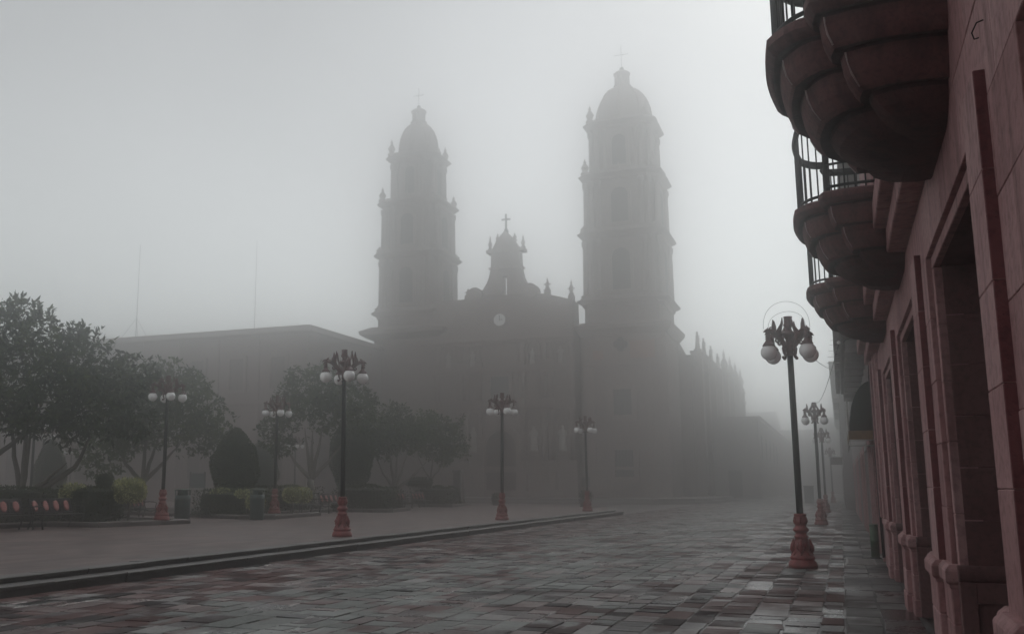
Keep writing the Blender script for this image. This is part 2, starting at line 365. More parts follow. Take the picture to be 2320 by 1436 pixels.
st.face([(-11.3, 2, -.008), (-.045, 2, -.008), (-.045, 110, -.008), (-11.3, 110, -.008)], .22)        # grit filling the joints
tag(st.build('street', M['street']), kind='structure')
sw = MB(); lay_stones(sw, -.05, .80, 1.5, 110, (.40, .44), (.6, 1.25), .005, .006, .002, .002)
sw.face([(-.045, 1.5, -.005), (.86, 1.5, -.005), (.86, 110, -.005), (-.045, 110, -.005)], .5)
tag(sw.build('sidewalk', M['sidewalk']), kind='structure')
# street runs on past the church
st2 = MB(); st2.face([(-11.2, 110, -.01), (1, 110, -.01), (1, 300, -.01), (-11.2, 300, -.01)])
tag(st2.build('street_beyond', M['ground']), kind='structure')

lf = MB()
for k in range(170):
    x, y = rnd.uniform(-11, .5), rnd.uniform(7, 40); a = rnd.uniform(0, 6.28); l_ = rnd.uniform(.03, .07)
    d = Vector((math.cos(a), math.sin(a), 0)); q_ = Vector((-d.y, d.x, 0)); c = Vector((x, y, .012))
    lf.face([c, c + d * l_ * .5 + q_ * l_ * .3 + Vector((0, 0, .008)), c + d * l_, c + d * l_ * .5 - q_ * l_ * .3], rnd.random())
_m, _n, _l, _p = mat('dead_leaf'); _p.inputs['Base Color'].default_value = (.035, .02, .012, 1); _p.inputs['Roughness'].default_value = .7
tag(lf.build('fallen_leaves', _m), 'scattered dead leaves lying on the wet street stones', 'leaves', None, 'stuff')
PZ = .25
pz = MB()
edge = [(-11.88, -10), (-11.88, 54.6), (-13.2, 60), (-17, 65), (-25, 68.5), (-120, 68.5), (-120, -10)]
pz.prism(edge, -.02, PZ, .5)
tag(pz.build('plaza', M['plaza']), kind='structure')
sp = MB()
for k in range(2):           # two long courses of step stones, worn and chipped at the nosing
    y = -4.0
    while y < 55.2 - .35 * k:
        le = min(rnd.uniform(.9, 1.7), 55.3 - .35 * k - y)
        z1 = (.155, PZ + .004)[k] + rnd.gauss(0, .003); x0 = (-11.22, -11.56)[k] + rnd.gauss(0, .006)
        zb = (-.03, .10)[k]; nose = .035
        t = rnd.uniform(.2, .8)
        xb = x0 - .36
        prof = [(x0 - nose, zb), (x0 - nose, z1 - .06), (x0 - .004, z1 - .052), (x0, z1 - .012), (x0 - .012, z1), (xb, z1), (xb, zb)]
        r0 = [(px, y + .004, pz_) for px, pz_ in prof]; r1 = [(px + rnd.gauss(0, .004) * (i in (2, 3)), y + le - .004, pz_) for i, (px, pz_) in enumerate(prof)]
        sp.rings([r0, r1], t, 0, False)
        for fi in range(len(sp.f) - 9, len(sp.f) - 6): sp.t[fi] = .02        # riser faces near black: their shade is put into the tint
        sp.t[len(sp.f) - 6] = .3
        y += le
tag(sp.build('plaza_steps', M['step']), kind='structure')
# raised atrium in front of the cathedral
at_ = MB()
at_.prism([(-60, 84.5), (-14.5, 84.5), (-11.2, 87.5), (-10.2, 92), (-10.2, 170), (-60, 170)], -.02, .22, .5)
at_.prism([(-60, 85.2), (-14.8, 85.2), (-11.7, 88), (-10.8, 92), (-10.8, 170), (-60, 170)], .2, .45, .5)
tag(at_.build('atrium', M['kerb']), kind='structure')

# ------------------------------------------------------------------ street lamps
def make_lamp():
    t = thing('street_lamp', 'x', 'street lamp')
    b = MB()
    b.lathe([(.27, 0), (.27, .075), (.255, .09), (.255, .115), (.225, .14), (.222, .16), (.238, .175), (.238, .2), (.205, .24), (.17, .29), (.152, .34), (.15, .38), (.132, .5), (.122, .575),
             (.138, .585), (.138, .605), (.108, .625), (.106, .67), (.12, .69), (.15, .715), (.15, .74), (.118, .775), (.104, .8), (.104, .825), (.118, .86), (.121, .9), (.112, .97), (.108, 1.0), (.12, 1.015), (.12, 1.03), (.09, 1.045)], n=24)
    for k in range(8):                     # fluted foot and acanthus leaves in relief
        a = k * math.pi / 4
        d = Vector((math.cos(a), math.sin(a), 0)); s = Vector((-d.y, d.x, 0))
        if k % 2 == 0:
            pts = [d * .165 + Vector((0, 0, .27)), d * .185 + Vector((0, 0, .34)), d * .175 + Vector((0, 0, .43)), d * .15 + Vector((0, 0, .52)), d * .15 + Vector((0, 0, .555))]
            b.tube(pts, [.02, .045, .04, .028, .012], 8)
            for q in (-1, 1):
                b.tube([d * .155 + s * .04 * q + Vector((0, 0, .33)), d * .175 + s * .085 * q + Vector((0, 0, .41)), d * .15 + s * .07 * q + Vector((0, 0, .47))], [.018, .022, .01], 6)
        b.tube([d * .205 + Vector((0, 0, .245)), d * .172 + Vector((0, 0, .29)), d * .155 + Vector((0, 0, .33))], [.02, .016, .008], 6)
        b.tube([d * .108 + Vector((0, 0, .84)), d * .124 + Vector((0, 0, .9)), d * .115 + Vector((0, 0, .98))], [.012, .018, .01], 6)
    b.build('base', M['redcast'], t)
    p = MB(); p.lathe([(.066, 1.04), (.064, 2), (.06, 4.26)], n=16); p.build('pole', M['pole'], t)
    h = MB()
    h.lathe([(.062, 4.2), (.078, 4.23), (.07, 4.27), (.088, 4.34), (.088, 4.4), (.068, 4.46), (.07, 4.54), (.11, 4.6), (.165, 4.645), (.168, 4.67), (.12, 4.69), (.075, 4.72), (.058, 4.76), (.062, 4.79),
             (.098, 4.83), (.1, 4.855), (.084, 4.875), (.08, 4.99), (.086, 5.0), (.086, 5.015), (.03, 5.018)], n=20)
    h.build('capital', M['redcast_dark'], t)
    for k in range(4):
        a = math.pi / 4 + k * math.pi / 2
        d = Vector((math.cos(a), math.sin(a), 0)); s = Vector((-d.y, d.x, 0)); Z = Vector((0, 0, 1))
        P = lambda r, z, q=0.: d * r + Z * z + s * q
        b = MB()
        # body of the winged beast, curving from the shaft to the head over the globe
        b.tube([P(.06, 4.36), P(.13, 4.42), P(.19, 4.5), P(.26, 4.58), P(.34, 4.645), P(.42, 4.68), P(.49, 4.69), P(.545, 4.685)], [.03, .045, .058, .062, .056, .05, .05, .045], 10)
        b.tube([P(.53, 4.70), P(.59, 4.68), P(.635, 4.655)], [.042, .026, .004], 8)                 # beak
        b.tube([P(.535, 4.665), P(.575, 4.63), P(.60, 4.60)], [.02, .014, .003], 6)
        b.tube([P(.47, 4.73), P(.455, 4.765), P(.43, 4.785)], [.022, .014, .003], 6)                # crest
        for q in (-1, 1):
            b.tube([P(.50, 4.72, .03 * q), P(.48, 4.76, .045 * q), P(.46, 4.775, .05 * q)], [.014, .01, .002], 6)
        b.tube([P(.52, 4.67), P(.52, 4.58), P(.52, 4.505)], [.04, .042, .05], 10)                      # neck down to the globe
        for q in range(3):
            b.tube([P(.50, 4.63 - .04 * q), P(.572, 4.62 - .045 * q), P(.59, 4.60 - .045 * q)], [.02, .016, .004], 6)
        b.tube([P(.10, 4.45), P(.16, 4.35), P(.15, 4.26), P(.12, 4.2), P(.135, 4.165), P(.165, 4.16)], [.035, .03, .022, .018, .018, .014], 8)   # scroll tail
        b.ball(P(.165, 4.165), .034, 10)
        b.tube([P(.22, 4.5), P(.3, 4.47), P(.34, 4.49), P(.33, 4.53), P(.30, 4.525)], [.03, .024, .02, .016, .01], 8)   # claw scroll
        for q in (-1, 1):                                                                          # wings
            pts = [(.20, 4.56, .03), (.25, 4.66, .07), (.25, 4.76, .105), (.235, 4.85, .125), (.26, 4.955, .14)]
            pts2 = [(.36, 4.62, .035), (.37, 4.68, .07), (.335, 4.76, .11), (.295, 4.84, .135), (.265, 4.96, .145)]
            r0 = [P(x, z, y * q) for x, z, y in pts]; r1 = [P(x, z, y * q) for x, z, y in pts2]
            th = s * (.012 * q)
            for i in range(4):
                quad = [r0[i], r1[i], r1[i + 1], r0[i + 1]]
                b.mesh([v - th for v in quad] + [v + th for v in quad], [(0, 1, 2, 3), (7, 6, 5, 4), (0, 4, 5, 1), (1, 5, 6, 2), (2, 6, 7, 3), (3, 7, 4, 0)])
            for i in range(1, 4):
                b.tube([r1[i - 1], (r0[i] + r1[i]) * .5 + th, r0[i + 1]], [.012, .012, .004], 5)
        arm = b.build('bracket_arm', M['redcast_dark'], t)
        f = MB(); f.lathe([(.05, 4.5), (.062, 4.47), (.098, 4.43), (.118, 4.395), (.118, 4.375), (.08, 4.37)][::-1], P(.52, 0), 16); f.build('globe_cap', M['redcast_dark'], arm)
        gl = MB(); gl.ball(P(.52, 4.25), .16, 28); gl.build('globe', M['globe'], arm)
    return t
lamp0 = make_lamp(); reg(lamp0)
lamps = [(-.79, 21.2, 0, 'tall black lamp on red base at pavement edge beside pink house, wire loops on top'),
         (-.84, 44.2, 0, 'lamp by the shop awning, partly covering a smaller lamp behind it'),
         (-.9, 64.2, 0, 'hazy lamp half covered by the lamp in front of it on the house side pavement'),
         (-.72, 98, 0, 'faintest lamp, at the fog end of the pavement below the hanging sign'),
         (-12.37, 23.8, PZ, 'largest lamp on the open plaza near the two long steps'),
         (-12.46, 37.6, PZ, 'lamp on the plaza in front of the arched church door'),
         (-12.5, 52.1, PZ, 'small lamp at the plaza corner before the taller church tower'),
         (-21.85, 28.5, .41, 'lamp on the planting bed next to the first green bin'),
         (-22.45, 36.9, .41, 'lamp in the planting bed between egg topiary and pale trunked tree'),
         (-38.1, 65.4, PZ, 'distant pale lamp seen under a branch of the pale trunked tree'),
         (-63.9, 70.0, PZ, 'very distant lamp glinting low under the lowest limb of the largest tree'),
         (-37.3, 38.2, PZ, 'dark lamp post behind the largest tree, its head in the leaves'),
         (-44.6, 46.5, PZ, 'paler thin lamp post behind the largest tree, beside a darker post')]
for i, (x, y, z, lab) in enumerate(lamps):
    o = lamp0 if i == 0 else copy_tree(lamp0)
    o.location = (x, y, z); o['label'] = lab; o['category'] = 'street lamp'; o['group'] = 'globe street lamps with winged beasts'
    if i: o.rotation_euler = (rnd.gauss(0, .004), rnd.gauss(0, .004), R(rnd.uniform(-4, 4)))
    else: o.rotation_euler = (0, 0, R(-3))
# loops of wire over the nearest lamp
wl = MB()
for (r, top, dy) in ((.44, .55, -.06), (.36, .34, .12)):
    pts = []
    for k in range(25):
        a = math.pi * k / 24
        pts.append((-.79 - .02 - r * math.cos(a), 21.2 + dy * math.cos(a) - .38, 4.72 + top * math.sin(a) ** .8))
    wl.tube(pts, .0032, 5)
tag(wl.build('lamp_wire', M['wire']), 'two thin wire loops arching over the tall lamp beside the pink house', 'wire')

# ------------------------------------------------------------------ pink stone house on the right
XW, XP, XB = .80, .745, .84
house = thing('pink_stone_house', 'pink stone house with round stacked balconies over its deep doorways', 'house', (XW, 11, 0))
P_ = lambda mb, name, m, b=0.: mb.build(name, m, house, True, b)
Y_END = 22.4
bays = [(-3.3, -.4), (1.45, 4.35), (6.2, 9.1), (10.95, 13.9), (15.7, 18.7)]
pil = [(-5.7, -5.0), (-1.9 + 1.9 + .35, .95), (5.35, 5.86), (9.72, 10.38), (14.42, 15.05), (19.35, 19.95)]
ZO = 3.42
def blocks_x(mb, x, y0, y1, z0, z1, ch, bl, th=.25, g=.002, tv=(.3, .7)):
    """ashlar on a wall plane X = x, facing -X"""
    nrow = max(1, round((z1 - z0) / ch)); h = (z1 - z0) / nrow
    for r in range(nrow):
        y = y0; first = True
        while y < y1 - .01:
            le = rnd.uniform(*bl)
            if first and r % 2: le *= .6
            first = False
            le = min(le, y1 - y)
            if y1 - y - le < .2: le = y1 - y
            mb.box(x + rnd.gauss(0, .0015), x + th, y + g, y + le - g, z0 + r * h + g, z0 + (r + 1) * h - g, rnd.uniform(*tv))
            y += le
core = MB()
wallm = MB()
segs = []
prev = -8.0
for (a, b) in bays + [(Y_END, Y_END)]:
    segs.append((prev, a)); prev = b
for (a, b) in segs:
    core.box(XW + .02, 1.7, a + .16, b - .16, 0, ZO)                        # mortar core behind the ashlar
    blocks_x(wallm, XW, a + .14, b - .14, .9, ZO + .1, .5, (.5, .95))
core.box(XW + .02, 1.7, -8, Y_END, ZO + .12, 11.6)
blocks_x(wallm, XW, -8, Y_END, ZO + .1, 4.06, .58, (.9, 1.7))
blocks_x(wallm, XW, -8, 7.68, 4.06, 4.55, .5, (.8, 1.4))
blocks_x(wallm, XW, -8, Y_END, 4.55, 11.5, .5, (.7, 1.3))
core.box(XW + .05, 6, Y_END - .35, Y_END - .02, 0, 11.5)
P_(core, 'wall_core', M['cantera_dark']); P_(wallm, 'ashlar_wall', M['cantera'], .004)
# door surrounds, reveals and doors
for bi, (a, b) in enumerate(bays):
    f = MB()
    for (y0, y1) in ((a - .14, a), (b, b + .14)):
        z = .9
        while z < ZO - .01:
            z1 = min(ZO, z + rnd.uniform(.45, .6)); f.box(XB, XB + .2, y0 + .002, y1 - .002, z + .0015, z1 - .0015, rnd.uniform(.3, .7)); z = z1
    f.box(XB, XB + .2, a - .14, b + .14, ZO + .002, ZO + .1, .5)
    fr = P_(f, 'door_surround', M['cantera'], .006)
    rv = MB()
    for (yy0, yy1) in ((a - .1, a + .002), (b - .002, b + .1)):              # reveals of squared blocks
        z = .9; k = 0
        while z < ZO - .01:
            z1 = min(ZO, z + .42)
            xs = [XB + .06, XB + (.38 if k % 2 else .62), 1.62]
            for q in range(2): rv.box(xs[q] + .002, xs[q + 1] - .002, yy0 + rnd.gauss(0, .001), yy1 + rnd.gauss(0, .001), z + .0015, z1 - .0015, rnd.uniform(.2, .7))
            z = z1; k += 1
    rv.box(XB + .05, 1.65, a - .1, b + .1, ZO, ZO + .3, .3)
    # panelled pedestals inside the reveals
    for (s_, yb) in ((1, a), (-1, b)):
        y_in = yb + s_ * .05
        lo, hi = sorted((yb - s_ * .1, y_in)); rv.box(XB - .02, 1.62, lo, hi, 0, .84, .45)
        fl, fh = sorted((y_in, y_in + s_ * .03))
        rv.box(XB - .02, XB + .1, fl, fh, 0, .84, .5); rv.box(1.45, 1.62, fl, fh, 0, .84, .5)
        rv.box(XB + .1, 1.45, fl, fh, .68, .84, .5); rv.box(XB + .1, 1.45, fl, fh, 0, .22, .5)
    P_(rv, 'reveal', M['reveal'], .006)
    dr = MB(); dr.box(1.60, 1.68, a - .05, b + .05, .02, ZO + .05, .4)
    n = 4; wd = (b - a) / n
    for q in range(n):
        for (z0, z1) in ((.15, 1.1), (1.25, 2.3), (2.45, 3.3)):
            dr.box(1.575, 1.602, a + q * wd + .1, a + (q + 1) * wd - .1, z0, z1, .5)
    P_(dr, 'door', M['wood'], .01)
# pilasters, plinths with a rounded cap
for i, (a, b) in enumerate(pil):
    p = MB(); z = .96; top = 3.66
    while z < top - .01:
        z1 = min(top, z + rnd.choice((.5, .56, .62))); 
        if top - z1 < .25: z1 = top
        i0 = len(p.f); p.box(XP + rnd.gauss(0, .001), XW + .03, a, b, z + .0015, z1 - .0015, rnd.uniform(.35, .8)); z = z1
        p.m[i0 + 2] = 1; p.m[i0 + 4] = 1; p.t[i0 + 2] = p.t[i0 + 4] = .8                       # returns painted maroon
    P_(p, 'pilaster', [M['cantera'], M['cantera_dark']], .005)
def cap(mb, x0, x1, y0, y1):
    # torus-profiled cap: stack of thin courses
    prof = [(.0, .78), (.006, .785), (.01, .815), (.03, .826), (.036, .845), (.036, .918), (.028, .936), (.006, .958), (.0, .968)]
    mb.rings([[(x0 - o, y0 - o, z), (x1, y0 - o, z), (x1, y1 + o, z), (x0 - o, y1 + o, z)] for o, z in prof], .55, 0, False)
pl = MB(); cp = MB()
for k, (a, b) in enumerate(segs):
    a2, b2 = max(a, -8), b
    if b2 - a2 < .3: continue
    for z0, z1 in ((.203, .5), (.502, .83)): pl.box(.765, XW + .1, a2 + .02, b2 - .02, z0, z1, rnd.uniform(.3, .6))
    pl.box(.752, XW + .1, a2 + .012, b2 - .012, -.03, .2, .35); pl.cut()
    cap(cp, .765, XW + .2, a2 + .02, b2 - .02); cp.cut()
for (a, b) in pil:
    for z0, z1 in ((.223, .52), (.522, .83)): pl.box(.71, XW + .1, a - .03, b + .03, z0, z1, rnd.uniform(.35, .7))
    pl.box(.695, XW + .1, a - .045, b + .045, -.03, .22, .4); pl.cut()
    cap(cp, .71, XW + .1, a - .03, b + .03); cp.cut()
P_(pl, 'plinth', M['cantera'], .010) if 0 else pl.build_each('plinth', M['cantera'], house, True, .010); cp.build_each('plinth_cap', M['cantera'], house, True, .006)
cp = MB()
for (a, b) in bays:
    for yb, s_ in ((a, 1), (b, -1)):
        prof = [(.05, .80)] + [(.055 + .05 * math.sin(math.pi * k / 8), .836 + .065 * (1 - math.cos(math.pi * k / 8))) for k in range(9)] + [(.04, .968)]
        pts = [(yb + s_ * (.0 + o * .8), .02 + z * .98) for o, z in prof] + [(yb - s_ * .05, .968), (yb - s_ * .05, .80)]
        if s_ < 0: pts = pts[::-1]
        cp.rings([[(XB - .02, y_, z_) for y_, z_ in pts], [(1.6, y_, z_) for y_, z_ in pts]], .3, 0, False); cp.cut()
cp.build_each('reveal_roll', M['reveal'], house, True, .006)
# cornice between the storeys: two fascias and two soffits
cn = MB()
y = 7.7
while y < Y_END - .1:
    le = min(rnd.uniform(.85, 1.05), Y_END - y)
    cn.box(.62, XW + .1, y + .003, y + le - .003, 4.08, 4.30, rnd.uniform(.3, .8))
    cn.box(.50, XW + .1, y + .003, y + le - .003, 4.303, 4.56, rnd.uniform(.3, .8)); y += le
P_(cn, 'cornice', M['cantera'], .012)
# corner strips at the far end of the house
q = MB()
for k, y in enumerate((20.3, 20.75, 21.2, 21.65, 22.05)):
    q.box(XP - .02 * (k % 2) - .012 * k, XW + .05, y, y + (.22, .3)[k % 2], .97, 6.5, rnd.uniform(.3, .7))
P_(q, 'corner_strips', M['cantera'], .01)

# balconies: stacked coves under a slab, a wide bow between two shoulders
def outline(yc, o, zc, D=1.13, Sd=.80, L_=1.28, B=.92, X0=.80):
    """plan outline from the near wall end round to the far wall end, inset by o"""
    o = min(o, .75)
    pts = []
    L2, S2, D2, B2 = L_ - o, Sd - o * .95, D - o * 1.12, B - o * .85
    half = [(0.0, L2), (S2 * .25, L2 + .022), (S2 * .5, L2 + .03), (S2 * .75, L2 + .015), (S2 * .985, L2 - .03), (S2 + .0, L2 - .05), (S2 * 1.03, (L2 + B2) / 2), (S2 * 1.02, B2 + .06), (S2 * .97, B2 + .012)]
    cx1, cy1 = D2 - .045, B2 - .27
    bow = [(S2 * .98, B2 - .01)]
    for k in range(1, 5):       # end face, bulging a little
        u = k / 4; bow.append((S2 + (cx1 - S2) * u + .02 * math.sin(math.pi * u), B2 - .27 * u ** 1.15 + .035 * math.sin(math.pi * u)))
    for k in range(1, 6):       # front face
        u = k / 5; bow.append((cx1 + .045 * math.sin(math.pi / 2 * u), cy1 * (1 - u) if k < 5 else 0.0))
    half += bow
    near = [(X0 - d, yc - l) for d, l in half]; far = [(X0 - d, yc + l) for d, l in half[:-1]][::-1]
    return [(x, y, zc) for x, y in near + far]
def make_balcony(yc, lab=None):
    m = MB()
    prof = [(.03, 4.745), (0, 4.72), (0, 4.66), (.03, 4.615), (.045, 4.60), (.085, 4.605), (.09, 4.585), (.092, 4.54), (.105, 4.47), (.135, 4.405), (.15, 4.39), (.205, 4.396), (.212, 4.375), (.22, 4.31), (.245, 4.235), (.29, 4.16),
            (.315, 4.14), (.375, 4.148), (.385, 4.12), (.43, 4.05), (.52, 3.985), (.63, 3.945), (.75, 3.925)]
    groups = [.75, .75, .5, .4, .1, .1, .6, .75, .75, .75, .15, .1, .6, .7, .7, .7, .15, .08, .35, .35, .3, .25]  # soffits and lower bowl tinted darker: underside shade put into the colour
    rings = [outline(yc, o, z) for o, z in prof]
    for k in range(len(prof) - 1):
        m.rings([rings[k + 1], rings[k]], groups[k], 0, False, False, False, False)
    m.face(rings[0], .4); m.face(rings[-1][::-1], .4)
    # dressed joints of the stones: thin raised mortar seams running down each tier
    n = len(rings[0])
    for j in (4, 13, n - 14, n - 5):
        for k0, k1 in ((6, 9), (12, 15)):
            pts = [Vector(rings[k][j]) for k in range(k0, k1 + 1)]
            c = Vector((XW, yc, 0)); pts = [p_ + (Vector((p_.x, p_.y, 0)) - c).normalized() * .003 for p_ in pts]
            m.tube(pts, [rnd.uniform(.003, .008) for _ in pts], 5, .9, 1)
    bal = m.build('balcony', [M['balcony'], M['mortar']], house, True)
    r = MB()
    def rail(o, z, rad, i0=0, i1=None):
        pts = [p_ for p_ in outline(yc, o, z)][i0:i1]; r.tube(pts, rad, 6)
    rail(.065, 5.66, .034); rail(.065, 5.70, .024); rail(.07, 4.80, .017); rail(.07, 5.05, .014, 0, 8); rail(.07, 5.05, .014, n - 8, None)
    o1 = outline(yc, .07, 4.74)
    # bars at an even step along the rail
    acc = 0.; last = Vector(o1[0]); step = .105; need = .03
    for i in range(len(o1) - 1):
        A, Bv = Vector(o1[i]), Vector(o1[i + 1]); d = (Bv - A).length; pos = need
        while pos < d:
            p_ = A.lerp(Bv, pos / d); r.tube([(p_.x, p_.y, 4.73), (p_.x, p_.y, 5.67)], .0085, 5); pos += step
        need = pos - d
    for i in (5, 8, n - 9, n - 6, n // 2):
        p_ = o1[i]; r.tube([(p_[0], p_[1], 4.72), (p_[0], p_[1], 5.72)], .02, 8); r.ball((p_[0], p_[1], 5.75), .032, 8)
    rl = r.build('railing', M['iron'], bal, True)
    wv = MB(); wv.box(.782, .86, yc - .72, yc + .72, 4.76, 7.4, .3)
    wn = wv.build('balcony_window', M['glass'], house, True)
    fv = MB()
    for y0, y1 in ((yc - .86, yc - .72), (yc + .72, yc + .86), (yc - .03, yc + .03)): fv.box(.74, .86, y0, y1, 4.76, 7.4, .5)
    fv.box(.74, .86, yc - .86, yc + .86, 7.402, 7.6, .5)
    fv.build('window_frame', M['cantera'], wn, True, .01)
    return bal
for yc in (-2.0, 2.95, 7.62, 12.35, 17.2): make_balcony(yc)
hk = MB(); hk.tube([(.80, 5.24, 3.87), (.77, 5.24, 3.86), (.745, 5.24, 3.81), (.755, 5.25, 3.78), (.775, 5.25, 3.785)], .004, 6); P_(hk, 'wall_hook', M['iron'])
rf = MB(); rf.box(.62, 7.0, -8, Y_END, 11.55, 11.8, .5); rf.box(.55, 7.0, -8, Y_END, 11.803, 12.0, .6); P_(rf, 'parapet', M['cantera'], .02)  # unseen upper height raised to keep sun off the street fog
bk = MB(); bk.box(1.72, 7.0, -8, Y_END - .4, 0, 11.5, .4); P_(bk, 'rear_wall', M['cantera_dark'])

# ------------------------------------------------------------------ second house: straight balcony, awning over a shop
h2 = thing('balcony_house', 'plain house beyond the pink one with long straight balcony and green awning', 'house', (.8, 40, 0))
Q = lambda mb, name, m, b=0.: mb.build(name, m, h2, True, b)
m = MB(); m.box(.79, 7, 22.46, 68.5, 2.9, 8.6, .5)
for k in range(12):
    y0 = 22.46 + k * 3.84; m.box(.79, 1.0, y0, y0 + 1.0, 0, 2.9, rnd.uniform(.3, .6))
m.box(1.0, 7, 22.46, 68.5, 0, 2.9, .2)
Q(m, 'wall', M['plaster'], .01)
for k in range(11):
    y0 = 22.46 + k * 3.84
    f = MB(); f.box(.74, .86, y0 + 1.003, y0 + 1.2, 0, 2.85, .55); f.box(.74, .86, y0 + 3.64, y0 + 3.837, 0, 2.85, .55); f.box(.74, .86, y0 + 1.2, y0 + 3.64, 2.62, 2.85, .5)
    o = Q(f, 'shop_frame', M['cantera'] if k % 3 < 2 else M['plaster'], .008)
    d = MB(); d.box(.93, .98, y0 + 1.2, y0 + 3.64, 0, 2.62, .3)
    for q_ in range(3): d.box(.905, .932, y0 + 1.28 + q_ * .78, y0 + 1.28 + q_ * .78 + .7, .2, 2.5, .3)
    d.build('shop_door', M['wood'], o, True, .006)
for k in range(6):
    y0 = 26 + k * 6.6
    wn = MB(); wn.box(.775, .85, y0, y0 + 1.2, 5.5, 7.7, .3); o = Q(wn, 'window', M['glass'])
    f = MB(); f.box(.73, .85, y0 - .18, y0 - .003, 5.4, 7.9, .6); f.box(.73, .85, y0 + 1.203, y0 + 1.38, 5.4, 7.9, .6); f.box(.73, .85, y0, y0 + 1.2, 7.703, 7.9, .6); f.build('window_frame', M['plaster'], o, True, .01)
b2 = MB()
b2.box(.22, .80, 24.0, 39.5, 4.92, 5.1, .3); b2.box(.05, .80, 23.9, 39.6, 5.103, 5.3, .35)
for k in range(26): b2.box(.06, .2, 24.1 + k * .6, 24.3 + k * .6, 4.93, 5.1, .4)
for k in range(9): b2.box(.3, .78, 24.4 + k * 1.8, 24.65 + k * 1.8, 4.62, 4.918, .3)
bal2 = Q(b2, 'long_balcony', M['plaster'], .012)
r = MB()
for k in range(120):
    y0 = 24.0 + k * .13; r.tube([(.12, y0, 5.3), (.12, y0, 5.7), (.12, y0, 6.2)], [.012, .026, .012], 5)
for k in range(6): r.tube([(.12 + .12 * k, 24.0, 5.3), (.12 + .12 * k, 24.0, 5.7), (.12 + .12 * k, 24.0, 6.2)], [.012, .03, .012], 6)
r.tube([(.75, 24.0, 6.22), (.12, 24.0, 6.22), (.12, 39.4, 6.22)], .03, 6); r.tube([(.75, 24.0, 5.36), (.12, 24.0, 5.36), (.12, 39.4, 5.36)], .02, 6)
r.build('balustrade', M['iron'], bal2, True)
c2 = MB(); c2.box(.5, .95, 22.46, 68.5, 8.603, 8.8, .5); c2.box(.4, .95, 22.46, 68.5, 8.803, 9.0, .5); Q(c2, 'roof_cornice', M['plaster'], .01)
dp = MB(); dp.tube([(.74, 23.0, 9), (.74, 23.0, 4.2), (.72, 23.1, 3.9), (.74, 23.2, 3.6), (.74, 23.2, .1)], .03, 8); Q(dp, 'drainpipe', M['iron'])
# awning: barrel hood of striped canvas
aw = thing('shop_awning', 'dark green barrel awning with ochre band above the shop door', 'awning', (.8, 25.5, 2.6))
a_ = MB()
ns = 22
for k in range(ns):
    y0 = 23.9 + k * (4.2 / ns); y1 = y0 + 4.2 / ns
    prev = None
    for j in range(13):
        an = math.pi / 2 * j / 12
        x = .78 - .52 * math.sin(an); z = 2.78 + 1.12 * math.cos(an)
        if prev: a_.face([(prev[0], y0, prev[1]), (prev[0], y1, prev[1]), (x, y1, z), (x, y0, z)], .5, k % 2, True)
        prev = (x, z)
for (y0, s_) in ((23.9, 1), (28.1, -1)):
    arc = [(.78 - .52 * math.sin(math.pi / 2 * j / 12), 2.78 + 1.12 * math.cos(math.pi / 2 * j / 12)) for j in range(13)]
    nst = 7
    for k in range(nst):     # striped cheek
        xa, xb = .78 - .52 * k / nst, .78 - .52 * (k + 1) / nst
        zz = lambda x: 2.78 + 1.12 * math.sqrt(max(0, 1 - ((.78 - x) / .52) ** 2))
        a_.face([(xa, y0, 2.78), (xb, y0, 2.78), (xb, y0, zz(xb)), (xa, y0, zz(xa))], .5, k % 2)
a_.build('canopy', [M['green_awn'], M['awn_stripe']], aw, True)
a_ = MB(); a_.box(.258, .78, 23.87, 23.9, 2.6, 2.79, .5); a_.box(.235, .262, 23.87, 28.13, 2.6, 2.79, .5); a_.build('valance', M['ochre'], aw, True, .004)
a_ = MB(); a_.box(.228, .256, 23.86, 28.14, 2.8, 3.5, .5); a_.tube([(.76, 23.86, 2.58), (.24, 23.86, 2.58), (.24, 28.14, 2.58)], .014, 6); a_.tube([(.76, 23.85, 2.46), (.24, 23.85, 2.46), (.24, 28.14, 2.46)], .018, 6); a_.build('frame', M['whiteedge'], aw, True)
# third house in the mist
h3 = thing('far_corner_house', 'pale misty house beyond the long balcony, stepping out into the street', 'house', (.3, 90, 0))
m = MB(); m.box(.25, 8, 72, 150, 0, 9.6, .5); wl3 = m.build('wall', M['plaster'], h3, True)
m = MB(); m.box(-.25, 1, 71.6, 150, 9.603, 9.9, .5); m.box(-.05, 1, 71.8, 150, 9.3, 9.6, .5); m.box(-.1, .25, 73, 80, 7.2, 7.5, .5); m.box(-.1, .25, 84, 92, 7.2, 7.5, .5); m.build('cornice', M['plaster'], h3, True)
for k in range(8):
    wv = MB(); wv.box(.22, .3, 74 + k * 9, 75.4 + k * 9, 5.0, 7.2, .3); wv.build('window', M['glass'], h3, True)
    wv = MB(); wv.box(.22, .3, 74 + k * 9, 75.6 + k * 9, .0, 2.8, .3); wv.build('door', M['wood'], h3, True)
sg = MB(); sg.box(-.55, .2, 74.0, 74.12, 3.0, 3.42, .3); sg.box(-.5, .25, 74.04, 74.08, 3.42, 3.5, .3)
tag(sg.build('hanging_sign', M['wood']), 'small dark sign board hanging from the pale misty house', 'sign')
an = MB(); an.tube([(.45, 70, 8.9), (.45, 70, 11.2)], .02, 5)
for k, z in enumerate((9.6, 10.0, 10.4, 10.8, 11.1)): an.tube([(-.35 + .08 * k, 70, z), (.6, 70, z)], .014, 5)
an.tube([(.45, 70, 9.6), (-.3, 70, 9.6)], .018, 5)
tag(an.build('roof_antenna', M['iron']), 'small comb shaped antenna at a roof edge where the misty house begins', 'antenna')
